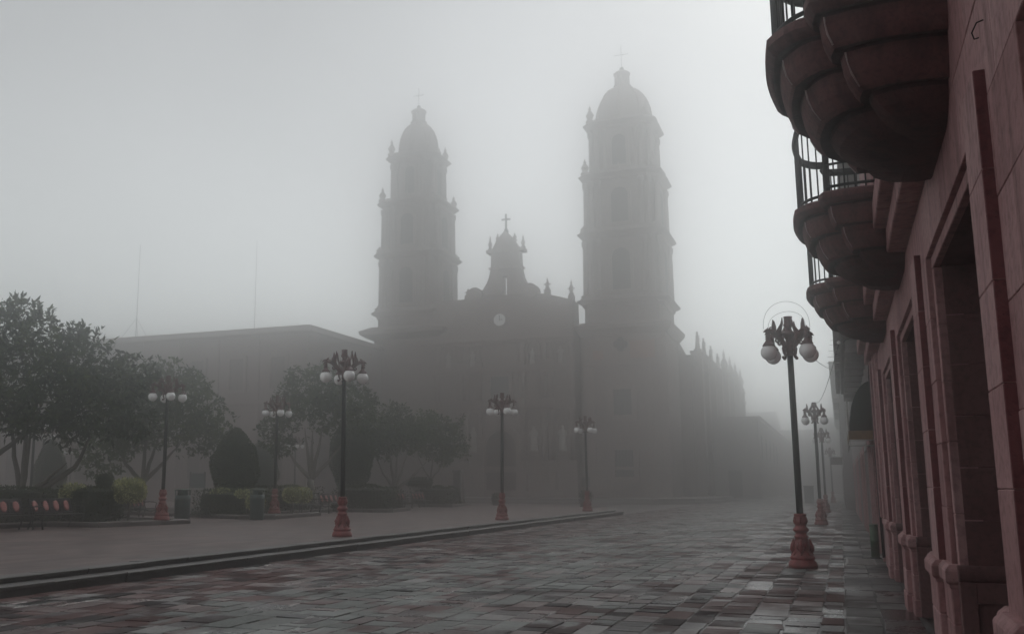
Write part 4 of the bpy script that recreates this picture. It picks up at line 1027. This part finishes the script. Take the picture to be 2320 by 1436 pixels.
# ------------------------------------------------------------------ government palace behind the trees
pal = thing('palace_building', 'long pale stone palace behind the garden trees', 'building', (-68, 86, 0))
m = MB(); m.box(-118, -45.4, 80, 130, 0, 15.9, .5)
m.build('wall', M['palace'], pal, True)
m = MB(); m.box(-118, -45.0, 79.6, 130, 15.903, 16.2, .6); m.box(-118, -45.2, 79.8, 130, 16.203, 16.5, .6); m.box(-118, -45.2, 79.8, 130, 9.2, 9.55, .55); m.box(-118, -45.2, 79.8, 130, 1.2, 1.4, .5); m.build('cornice', M['palace'], pal, True)
for k in range(14):
    x = -48.6 - k * 4.6
    for (z0, z1) in ((2.2, 5.4), (10.6, 13.6)):
        m = MB(); m.box(x - .75, x + .75, 79.93, 80.1, z0, z1, .3); o = m.build('window', M['shutter'], pal, True)
        m = MB(); m.box(x - 1.1, x - .753, 79.8, 80.1, z0 - .3, z1 + .3, .6); m.box(x + .753, x + 1.1, 79.8, 80.1, z0 - .3, z1 + .3, .6); m.box(x - .75, x + .75, 79.8, 80.1, z1 + .003, z1 + .4, .6); m.box(x - .75, x + .75, 79.78, 80.1, z0 - .3, z0 - .003, .6); m.build('window_frame', M['palace'], o, True)
    m = MB(); m.box(x - 2.5, x - 2.1, 79.85, 80.1, 1.4, 15.9, .6); m.build('pilaster', M['palace'], pal, True)
for k in range(3):
    y = 83 + k * 4.6
    for (z0, z1) in ((2.2, 5.4), (10.6, 13.6)):
        m = MB(); m.box(-45.45, -45.33, y - .75, y + .75, z0, z1, .3); m.build('window', M['shutter'], pal, True)
def mast(label, x, y, z0, z1, r, braces):
    t = MB(); t.tube([(x, y, z0), (x, y, z1)], [r, r * .6], 6)
    for k in range(braces):
        a = k * 2.1; t.tube([(x + 2.2 * math.cos(a), y + 2.2 * math.sin(a), z0), (x, y, z0 + 3.2)], r * .45, 5)
    o = t.build('radio_mast', M['iron']); tag(o, label, 'mast', 'thin masts on the palace roof')
mast('thin braced radio mast on the palace roof above the first bed lamp', -70.5, 86, 16.5, 28, .04, 3)
mast('fainter radio mast on the palace roof near its corner', -55.3, 86, 16.5, 27, .025, 0)

# ------------------------------------------------------------------ cathedral
cath = thing('cathedral', 'foggy twin towered stone cathedral filling the middle distance', 'church', (-30, 98, .45))
CS = M['cathedral']
Cb = lambda mb, name, parent=cath, m=CS: mb.build(name, m, parent, True)
def sqring(cx_, cy_, h, z, ch=.0):
    c = ch
    return [(cx_ - h + c, cy_ - h, z), (cx_ + h - c, cy_ - h, z), (cx_ + h, cy_ - h + c, z), (cx_ + h, cy_ + h - c, z), (cx_ + h - c, cy_ + h, z), (cx_ - h + c, cy_ + h, z), (cx_ - h, cy_ + h - c, z), (cx_ - h, cy_ - h + c, z)]
def pinnacle(mb, x, y, z, h, r):
    mb.lathe([(r, 0), (r, h * .12), (r * .55, h * .2), (r * .75, h * .32), (r * .95, h * .42), (r * .6, h * .58), (r * .28, h * .7), (r * .4, h * .78), (r * .15, h * .9), (.02, h)], (x, y, z), 8)
def arch_panel(mb, x0, x1, y, z0, z1, n=10, dep=.3):
    """round-headed dark opening, facing -Y"""
    cx_, r = (x0 + x1) / 2, (x1 - x0) / 2
    pts = [(x0, z0), (x1, z0)] + [(cx_ + r * math.cos(math.pi * k / n), z1 - r + r * math.sin(math.pi * k / n)) for k in range(n + 1)]
    mb.rings([[(x, y, z) for x, z in pts], [(x, y + dep, z) for x, z in pts]], .3, 0, False)
def arch_ring(mb, x0, x1, y, z0, z1, wd=.35, n=12, dep=.25):
    cx_, r = (x0 + x1) / 2, (x1 - x0) / 2
    path = [(x0, z0)] + [(cx_ - r * math.cos(math.pi * k / n), z1 - r + r * math.sin(math.pi * k / n)) for k in range(n + 1)] + [(x1, z0)]
    path2 = [(x0 - wd, z0)] + [(cx_ - (r + wd) * math.cos(math.pi * k / n), z1 - r + (r + wd) * math.sin(math.pi * k / n)) for k in range(n + 1)] + [(x1 + wd, z0)]
    for i in range(len(path) - 1):
        q_ = [path[i], path[i + 1], path2[i + 1], path2[i]]
        mb.rings([[(x, y, z) for x, z in q_], [(x, y + dep, z) for x, z in q_]], .6, 0, False)
def cross(mb, x, y, z, h, t=.07):
    mb.box(x - t, x + t, y - t, y + t, z, z + h, .5); mb.box(x - h * .3, x + h * .3, y - t * .9, y + t * .9, z + h * .58, z + h * .58 + 2 * t, .5)
def figure(mb, x, y, z, h, face=-math.pi / 2):
    """robed stone saint: one lathe-like body with head, shoulders, arm and book"""
    d = Vector((math.cos(face), math.sin(face), 0)); s = Vector((-d.y, d.x, 0))
    rs = []
    for zz, a, b in ((0, .17, .14), (.1, .165, .135), (.35, .14, .11), (.55, .125, .095), (.7, .15, .09), (.79, .145, .08), (.83, .07, .05), (.85, .045, .045), (.88, .06, .06), (.93, .07, .068), (.97, .055, .055), (1.0, .01, .01)):
        rs.append([Vector((x, y, z + zz * h)) + s * (a * h * math.cos(q0)) + d * (b * h * math.sin(q0)) for q0 in [2 * math.pi * k / 12 for k in range(12)]])
    mb.rings(rs, .6)
    c = Vector((x, y, z))
    mb.tube([c + s * .14 * h + Vector((0, 0, .76 * h)), c + s * .17 * h + d * .05 * h + Vector((0, 0, .6 * h)), c + s * .06 * h + d * .14 * h + Vector((0, 0, .6 * h))], [.04 * h, .035 * h, .025 * h], 7)
    mb.tube([c - s * .14 * h + Vector((0, 0, .76 * h)), c - s * .18 * h + d * .03 * h + Vector((0, 0, .62 * h)), c - s * .1 * h + d * .15 * h + Vector((0, 0, .7 * h))], [.04 * h, .035 * h, .025 * h], 7)

def tower(cx_, cy_, hw, zs, h3, name):
    """zs: base top, cornice0, cornice1, cornice2, cornice3, dome top, lantern top, cross top"""
    z0, c0, c1, c2, c3, dt, lt, ct = zs
    t = MB()
    t.rings([sqring(cx_, cy_, hw + .25, .4, .0), sqring(cx_, cy_, hw + .25, z0, .0)], .5, 0, False)
    # plinth of the belfry stages with moulded cornices
    def cornice(z, h, k):
        for dz, o in ((-.75, .05), (-.6, .2), (-.42, .22), (-.40, .5), (-.2, .62), (0, .45), (.25, .1)):
            pass
        t.rings([sqring(cx_, cy_, h + .03, z - .8, k), sqring(cx_, cy_, h + .15, z - .62, k), sqring(cx_, cy_, h + .17, z - .45, k), sqring(cx_, cy_, h + .48, z - .32, k), sqring(cx_, cy_, h + .66, z - .12, k), sqring(cx_, cy_, h + .6, z, k), sqring(cx_, cy_, h + .3, z + .05, k), sqring(cx_, cy_, h + .22, z + .3, k), sqring(cx_, cy_, h + .02, z + .36, k)], .55, 0, False)
    stages = [(z0, c0, hw + .12, .3), (c0, c1, hw, .8), (c1, c2, hw - .18, 1.0), (c2, c3, h3, 1.0)]
    for (a, b, h, k) in stages:
        t.rings([sqring(cx_, cy_, h - .06, a - .05, k), sqring(cx_, cy_, h - .1, b - .4, k)], rnd.uniform(.4, .6), 0, False)
    for z, h, k in ((z0, hw + .25, .2), (c0, hw + .1, .6), (c1, hw, .8), (c2, hw - .2, 1.0), (c3, h3 + .05, 1.0)): cornice(z, h, k)
    col = t
    for (a, b, h, k) in stages[1:]:
        hh = b - a
        for sx_ in (-1, 1):
            for off in (h - .75, h - 1.5):
                for (px, py) in ((cx_ + sx_ * off, cy_ - h + .02), (cx_ + sx_ * off, cy_ + h - .02), (cx_ + sx_ * (h - .02), cy_ - off), (cx_ + sx_ * (h - .02), cy_ + off)):
                    col.lathe([(.36, .15), (.36, .5), (.27, .62), (.25, hh * .5), (.22, hh - 1.5), (.34, hh - 1.15), (.34, hh - .75)], (px, py, a), 8)
                    col.lathe([(.3, 0), (.3, .16)], (px, py, a), 8)
    tw_ = Cb(t, name)
    for (a, b, h, k) in stages[1:]:
        wv = MB(); r = h * .24; zt = a + (b - a) * .74
        arch_panel(wv, cx_ - r, cx_ + r, cy_ - h + .02, a + .9, zt, 10, .4); wv.cut()
        pts = [(q0, zz) for q0, zz in [(-r, a + .9), (r, a + .9)] + [(r * math.cos(math.pi * q1 / 10), zt - r + r * math.sin(math.pi * q1 / 10)) for q1 in range(11)]]
        wv.rings([[(cx_ + h - .5, cy_ + p0, zz) for p0, zz in pts], [(cx_ + h - .02, cy_ + p0, zz) for p0, zz in pts]], .3, 0, False)
        wv.build_each('belfry_opening', M['bell_dark'], tw_, True)
        rg = MB(); arch_ring(rg, cx_ - r, cx_ + r, cy_ - h - .14, a + .9, zt, .3); rg.box(cx_ - r - .4, cx_ + r + .4, cy_ - h - .2, cy_ - h + .2, a + .55, a + .897, .6); rg.build('arch', CS, tw_, True)
    pn = MB()
    for z, h, ph in ((c2 + .1, hw - .05, 1.7), (c3 + .1, h3 + .15, 2.0), (c1 + .1, hw + .15, .8), (c0 + .1, hw + .25, .7)):
        for sx_ in (-1, 1):
            for sy_ in (-1, 1): pinnacle(pn, cx_ + sx_ * (h - .3), cy_ + sy_ * (h - .3), z, ph, .46); pn.cut()
        if z > c2:
            for q0 in range(4):
                a = q0 * math.pi / 2; pinnacle(pn, cx_ + (h - .1) * math.cos(a), cy_ + (h - .1) * math.sin(a), z, ph * .55, .25); pn.cut()
    pn.build_each('pinnacle', CS, tw_, True)
    d = MB(); H = dt - c3; rr = h3 - .12
    dome_r = lambda u: max(.8, rr * math.sqrt(max(0, 1 - u ** 2.5)))
    d.lathe([(dome_r(k / 14), H * k / 14) for k in range(15)] + [(.1, H)], (cx_, cy_, c3), 24)
    for q0 in range(8):
        a = q0 * math.pi / 4
        d.tube([(cx_ + (dome_r(k / 14) + .02) * math.cos(a), cy_ + (dome_r(k / 14) + .02) * math.sin(a), c3 + H * k / 14) for k in range(14)], .12, 6)
    d.build('dome', CS, tw_, True)
    ln = MB(); hl = lt - dt
    ln.lathe([(.95, -.1), (.95, .12), (.74, .2), (.72, hl * .72), (.92, hl * .77), (.92, hl * .84), (.78, hl * .88), (.62, hl * .97), (.3, hl * 1.04), (.05, hl * 1.08)], (cx_, cy_, dt), 12)
    for q0 in range(8):
        a = q0 * math.pi / 4; ln.tube([(cx_ + .72 * math.cos(a), cy_ + .72 * math.sin(a), dt + .15), (cx_ + .72 * math.cos(a), cy_ + .72 * math.sin(a), dt + hl * .66)], .1, 6)
    ln.build('lantern', CS, tw_, True)
    cr = MB(); cr.ball((cx_, cy_, lt + .25), .26, 10); cross(cr, cx_, cy_, lt + .4, (ct - lt - .4) * .85, .022); cr.build('tower_cross', M['iron'], tw_, True)
    return tw_
RT = tower(-18.97, 100.0, 3.85, (17.3, 20.0, 27.0, 33.2, 38.9, 43.7, 45.5, 48.9), 3.1, 'tower')
LT = tower(-42.55, 99.55, 3.45, (18.2, 20.3, 26.9, 32.9, 38.4, 42.9, 44.6, 47.6), 2.5, 'tower')
# great cornice of the tower bases with the sloping step on the street side
m = MB(); m.rings([sqring(-18.97, 100, 4.3, 16.3), sqring(-18.97, 100, 4.75, 16.9), sqring(-18.97, 100, 4.8, 17.25), sqring(-18.97, 100, 4.2, 17.6)], .5, 0, False); m.cut()
m.rings([sqring(-42.55, 99.55, 4.0, 17.2), sqring(-42.55, 99.55, 4.9, 17.7), sqring(-42.55, 99.55, 5.0, 18.1), sqring(-42.55, 99.55, 4.0, 18.6)], .5, 0, False); m.cut()
m.box(-23.1, -14.8, 95.72, 96, 13.3, 13.7, .6); m.build_each('base_cornice', CS, cath, True)
# tower base details
m = MB()
for x in (-22.7, -15.5): m.box(x, x + .75, 95.75, 95.98, 3.5, 13.25, .6)
m.box(-16.9, -16.3, 95.8, 95.98, 3.5, 13.25, .65)
m.box(-23.3, -14.6, 95.55, 95.9, 3.05, 3.35, .75); m.box(-23.2, -14.7, 95.6, 95.9, .45, 1.1, .4)
Cb(m, 'tower_strip')
for (z0, z1) in ((8.35, 10.85), (2.4, 4.95)):
    wv = MB(); wv.box(-20.05, -18.3, 95.66, 95.85, z0, z1, .3); o = Cb(wv, 'tower_window', cath, M['glass'])
    f = MB()
    f.box(-20.6, -20.053, 95.5, 95.8, z0 - .2, z1 + .2, .6); f.box(-18.297, -17.75, 95.5, 95.8, z0 - .2, z1 + .2, .6); f.box(-20.05, -18.3, 95.5, 95.8, z1 + .003, z1 + .5, .6); f.box(-20.6, -17.75, 95.42, 95.8, z0 - .55, z0 - .203, .65); f.box(-20.05, -18.3, 95.5, 95.8, z0 - .2, z0 - .003, .65)
    f.prism([(-19.6, 95.45), (-18.75, 95.45), (-18.9, 95.8), (-19.45, 95.8)], z0 - 1.0, z0 - .56, .6)
    f.build('window_frame', CS, o, True)
    b_ = MB()
    for k in range(6): b_.tube([(-19.95 + k * .31, 95.6, z0), (-19.95 + k * .31, 95.6, z1)], .03, 5)
    b_.build('window_grille', M['iron'], o, True)
wv = MB()
for dx, dz in ((0, 0), (.38, 0), (-.38, 0), (0, .38), (0, -.38)): wv.rings([[(-19.2 + dx + .36 * math.cos(q0), y, 15.3 + dz + .36 * math.sin(q0)) for q0 in [2 * math.pi * k / 14 for k in range(14)]] for y in (95.62 + .01 * (abs(dx) + abs(dz)), 95.9)], .3, 0, False)
Cb(wv, 'quatrefoil_window', cath, M['dark'])
m = MB(); m.box(-18.3, -15.9, 95.685, 95.9, 13.9, 15.6, .5); m.cut(); m.box(-22.0, -21.0, 95.69, 95.9, 13.9, 14.8, .5); m.build_each('red_stone_patch', M['cath_red'], cath, True)
m = MB(); m.box(-23.35, -22.6, 95.4, 95.56, 1.5, 2.4, .3); Cb(m, 'wall_plaque', cath, M['bronze'])
# central facade
FY = 95.6
m = MB()
top = [(-39.2, 20.9), (-35.6, 20.95), (-34.0, 21.1), (-28.6, 21.1), (-26.6, 20.9), (-23.9, 20.1)]
poly = [(-39.2, .4)] + top + [(-23.9, .4)]
poly = poly[::-1]
m.rings([[(x, FY, z) for x, z in poly], [(x, FY + 2.5, z) for x, z in poly]], .5, 0, False)
fac = Cb(m, 'facade')
m = MB()
for z, p in ((3.2, .3), (9.4, .5), (13.3, .5), (16.3, .55)):
    m.box(-39.1, -23.75, FY - p, FY + .01, z, z + .28, .65); m.box(-39.1, -23.8, FY - p * .6, FY + .01, z - .3, z - .003, .55)
m.box(-39.2, -23.7, FY - .35, FY + .01, .45, 1.1, .4)
m.build('facade_cornice', CS, fac, True)
cols = MB()
for (a, b, hh) in ((3.5, 9.1, 1), (9.7, 13.0, 1), (13.6, 16.0, 1)):
    for x in (-38.6, -36.0, -35.3, -33.9, -29.3, -27.0, -26.3, -24.1):
        h = b - a; cols.box(x - .38, x + .38, FY - .55, FY - .01, a - .02, a + .5, .55); cols.lathe([(.3, .5), (.3, h * .5), (.26, h - .6), (.4, h - .3), (.4, h)], (x, FY - .28, a), 10)
        cols.box(x - .42, x + .42, FY - .62, FY - .01, 1.1, 3.0, .55) if a < 4 else None
        cols.cut()
cols.build_each('facade_column', CS, fac, True)
nm = MB(); stt = MB()
for x in (-37.3, -34.6, -28.15, -25.2):
    for (z0, z1) in ((4.9, 8.2), (13.7, 15.9)):
        if z0 > 10 and x in (): continue
        n_ = MB(); arch_panel(n_, x - .55, x + .55, FY - .03, z0, z1, 8, .3); n_.build('niche', CS, fac, True)
        rg = MB(); arch_ring(rg, x - .55, x + .55, FY - .2, z0, z1, .18, 8, .19); rg.box(x - .75, x + .75, FY - .45, FY - .01, z0 - .3, z0 - .003, .6); rg.build('niche_frame', CS, fac, True)
        f = MB(); figure(f, x, FY - .25, z0, (z1 - z0) * .78); f.build('niche_statue', M['statue'], fac, True)
m = MB(); arch_panel(m, -33.5, -29.85, FY - .05, .45, 7.2, 14, .4); dr = m.build('main_door', M['wood'], cath, True)
m = MB(); arch_ring(m, -33.5, -29.85, FY - .4, .45, 7.2, .5, 14, .4); arch_ring(m, -33.3, -30.05, FY - .25, .45, 7.0, .2, 14, .2); m.build('door_arch', CS, dr, True)
m = MB(); m.box(-32.7, -30.7, FY - .06, FY + .2, 10.3, 12.6, .3); o = m.build('choir_window', M['glass'], cath, True)
m = MB(); m.box(-33.1, -32.703, FY - .3, FY, 10.0, 12.9, .6); m.box(-30.697, -30.3, FY - .3, FY, 10.0, 12.9, .6); m.box(-32.7, -30.7, FY - .3, FY, 12.603, 12.9, .6); m.build('window_frame', CS, o, True)
m = MB(); m.rings([[(-31.65 + rr * math.cos(q0), y, 18.5 + rr * math.sin(q0)) for q0 in [2 * math.pi * k / 28 for k in range(28)]] for rr, y in ((.66, FY), (.66, FY - .14), (.6, FY - .16))], .9)
ck = m.build('clock', M['globe'], cath, True)
m = MB()
for k in range(28):
    a0, a1 = 2 * math.pi * k / 28, 2 * math.pi * (k + 1) / 28; m.tube([(-31.65 + .7 * math.cos(a0), FY - .15, 18.5 + .7 * math.sin(a0)), (-31.65 + .7 * math.cos(a1), FY - .15, 18.5 + .7 * math.sin(a1))], .07, 6)
m.build('clock_rim', CS, ck, True)
m = MB(); m.box(-31.68, -31.62, FY - .19, FY - .17, 18.4, 18.95, .3); m.box(-31.66, -31.25, FY - .21, FY - .195, 18.47, 18.53, .3); m.build('clock_hand', M['iron'], ck, True)
# bell gable
GY = FY + .3; gx = -31.1
gab = [(gx - 3.3, 21.2), (gx - 2.9, 21.4), (gx - 2.5, 21.9), (gx - 2.1, 22.6), (gx - 1.9, 23.4), (gx - 1.6, 24.1), (gx - 1.55, 26.0), (gx - .9, 27.1), (gx - .5, 27.6), (gx, 28.1), (gx + .5, 27.6), (gx + .9, 27.1), (gx + 1.6, 26.0), (gx + 1.65, 24.1), (gx + 1.9, 23.0), (gx + 2.3, 22.2), (gx + 2.9, 21.5), (gx + 3.2, 21.2)]
m = MB()
def poly_xz(mb, pts, y0, y1, t=.5):
    mb.rings([[(x, y0, z) for x, z in pts], [(x, y1, z) for x, z in pts]], t, 0, False)
sl0, sl1, zs0, zs1 = gx - .28, gx + .14, 21.3, 23.15     # narrow slit open to the sky
poly_xz(m, [(gx - 3.3, 21.2), (sl0, 21.2), (sl0, 23.15), (gx - 1.82, 23.15), (gx - 2.05, 22.6), (gx - 2.5, 21.9), (gx - 2.9, 21.4)][::-1], GY, GY + 1.0)
poly_xz(m, [(sl1, 21.2), (gx + 3.2, 21.2), (gx + 2.9, 21.5), (gx + 2.3, 22.2), (gx + 1.9, 23.0), (gx + 1.86, 23.15), (sl1, 23.15)][::-1], GY, GY + 1.0)
poly_xz(m, [(gx - 1.82, 23.15), (gx + 1.86, 23.15), (gx + 1.65, 24.1), (gx + 1.6, 26.0), (gx + .9, 27.1), (gx + .5, 27.6), (gx, 28.1), (gx - .5, 27.6), (gx - .9, 27.1), (gx - 1.55, 26.0), (gx - 1.6, 24.1)][::-1], GY, GY + 1.0)
m.box(gx - 2.05, gx + 2.1, GY - .2, GY + 1.2, 25.75, 26.1, .6); m.box(gx - 1.8, gx + 1.85, GY - .15, GY + 1.15, 24.0, 24.2, .6)
for x, r in ((gx - 3.3, .8), (gx + 2.75, .8)):
    m.rings([[(x + r * math.cos(q0), y, 21.35 + r * math.sin(q0)) for q0 in [2 * math.pi * k / 20 for k in range(20)]] for y in (GY - .45, GY + .9)], .55, 0, False)
gb = Cb(m, 'bell_gable')
pn = MB()
for x, z, h in ((gx - 1.8, 26.1, 1.7), (gx + 1.85, 26.1, 1.5), (gx - .95, 27.0, 1.0), (gx + .95, 27.0, .9)): pinnacle(pn, x, GY + .5, z, h, .26); pn.cut()
pn.build_each('pinnacle', CS, gb, True)
cr = MB(); cr.lathe([(.3, 0), (.2, .3), (.1, .5)], (gx, GY + .5, 28.0), 8); cross(cr, gx, GY + .5, 28.4, 1.6, .09); cr.build('gable_cross', M['iron'], gb, True)
pn = MB()
for x, z, h in ((-26.6, 21.1, 1.3), (-24.1, 20.3, 1.7), (-35.3, 21.1, .8)):
    pn.box(x - .3, x + .3, FY + .1, FY + .7, z - .3, z + .3, .5); pinnacle(pn, x, FY + .4, z + .3, h, .28); pn.box(x - .38, x + .38, FY + .35, FY + .45, z + .3 + h * .4, z + .3 + h * .4 + .1, .5); pn.cut()
pn.build_each('facade_pinnacle', CS, cath, True)
# side of the nave: buttresses carrying statues and pinnacles
m = MB(); m.box(-24, -13.6, 104.2, 168, .4, 14.9, .5); m.box(-39, -23, 98, 168, .4, 17.0, .5); nv = Cb(m, 'nave')
m = MB(); m.box(-23.9, -13.4, 104.2, 168, 14.6, 15.0, .6); m.rings([[(-23.5, 104.3, 15), (-14.2, 104.3, 15), (-14.2, 106.5, 15), (-23.5, 106.5, 15)], [(-23.5, 104.3, 17.2), (-15.2, 104.3, 17.2), (-15.2, 104.8, 17.2), (-23.5, 104.8, 17.2)]], .5, 0, False); m.build('nave_cornice', CS, nv, True)
bt_ = MB(); 
ybs = [105.6, 110.8, 117.4, 124.5, 132.0, 139.5, 147.0, 155.0]
for k, y in enumerate(ybs):
    bt_.box(-13.603, -12.6, y - .8, y + .8, .4, 15.2, rnd.uniform(.4, .6)); bt_.box(-13.75, -12.45, y - .95, y + .95, 15.203, 15.5, .6); bt_.cut()
bt_.build_each('buttress', CS, nv, True)
for k, y in enumerate(ybs[:4] + [103.6]):
    f = MB(); yy = y if k < 4 else 107.4
    f.box(-13.4, -12.7, yy - .35, yy + .35, 15.0, 15.75, .5) if k < 4 else f.box(-13.6, -12.9, yy - .35, yy + .35, 15.0, 15.75, .5)
    figure(f, -13.05 if k < 4 else -13.25, yy, 15.75, 1.9, 0); f.build('parapet_statue', CS, nv, True)
pn = MB()
for y in ybs[4:]: pinnacle(pn, -13.05, y, 15.5, 3.6, .5); pn.cut()
pn.build_each('pinnacle', CS, nv, True)
for k, y in enumerate(ybs[:-1]):
    wv = MB(); wv.box(-13.64, -13.55, (y + ybs[k + 1]) / 2 - .7, (y + ybs[k + 1]) / 2 + .7, 8, 12, .3); wv.build('nave_window', M['glass'], nv, True)
# low wing on the street side of the church
lw = thing('low_stone_wing', 'low flat roofed stone building beside the church where the street fades', 'building', (-10, 118, .3))
m = MB(); m.box(-13.2, -7.9, 112, 200, .2, 8.7, .5); m.build('wall', M['palace'], lw, True)
m = MB(); m.box(-13.3, -7.6, 111.7, 200, 8.703, 8.95, .6); m.build('parapet', M['palace'], lw, True)
for k in range(5):
    wv = MB(); wv.box(-7.93, -7.8, 116 + k * 7, 117.5 + k * 7, 4.5, 7, .3); wv.build('window', M['glass'], lw, True)
wv = MB(); wv.box(-11.2, -9.8, 111.93, 112.1, .3, 3.2, .3); wv.build('door', M['wood'], lw, True)

# houses added at the far street end to block low sky and dim fog
fb = thing('fog_dimming_row', 'faint added house row at the foggy street end, blocking low sky', 'building', (2, 215, 0))
x = -30.0
for wd, h in ((11, 12.5), (7, 15), (8, 11), (5, 13.5), (7, 17), (9, 14), (12, 19)):
    m = MB(); m.box(x + .003, x + wd - .003, 210, 240, 0, h, rnd.uniform(.3, .7)); m.rings([[(x + .003, 209.7, h + .003), (x + wd - .003, 209.7, h + .003), (x + wd - .003, 240, h + .003), (x + .003, 240, h + .003)], [(x + .003, 224, h + 2.2), (x + wd - .003, 224, h + 2.2), (x + wd - .003, 226, h + 2.2), (x + .003, 226, h + 2.2)]], .5, 0, False)
    m.build('wall', M['palace'], fb, True); x += wd
for k in range(6):
    wv = MB(); wv.box(-27 + k * 4.6, -25.6 + k * 4.6, 209.9, 210.1, 6, 8.6, .3); wv.build('window', M['glass'], fb, True)

# ------------------------------------------------------------------ the fog
hz = MB(); hz.box(-305, 75, -35, 305, -1.0, 52.0)
hm = bpy.data.materials.new('haze'); hm.use_nodes = True
n = hm.node_tree.nodes; l = hm.node_tree.links
for x in list(n): n.remove(x)
ou = n.new('ShaderNodeOutputMaterial'); pv = n.new('ShaderNodeVolumePrincipled')
pv.inputs['Color'].default_value = (.945, .957, .953, 1); pv.inputs['Density'].default_value = HAZE_DENSITY; pv.inputs['Anisotropy'].default_value = HAZE_ANISO
l.new(pv.outputs[0], ou.inputs['Volume'])
hzo = hz.build('haze', hm); tag(hzo, kind='stuff')
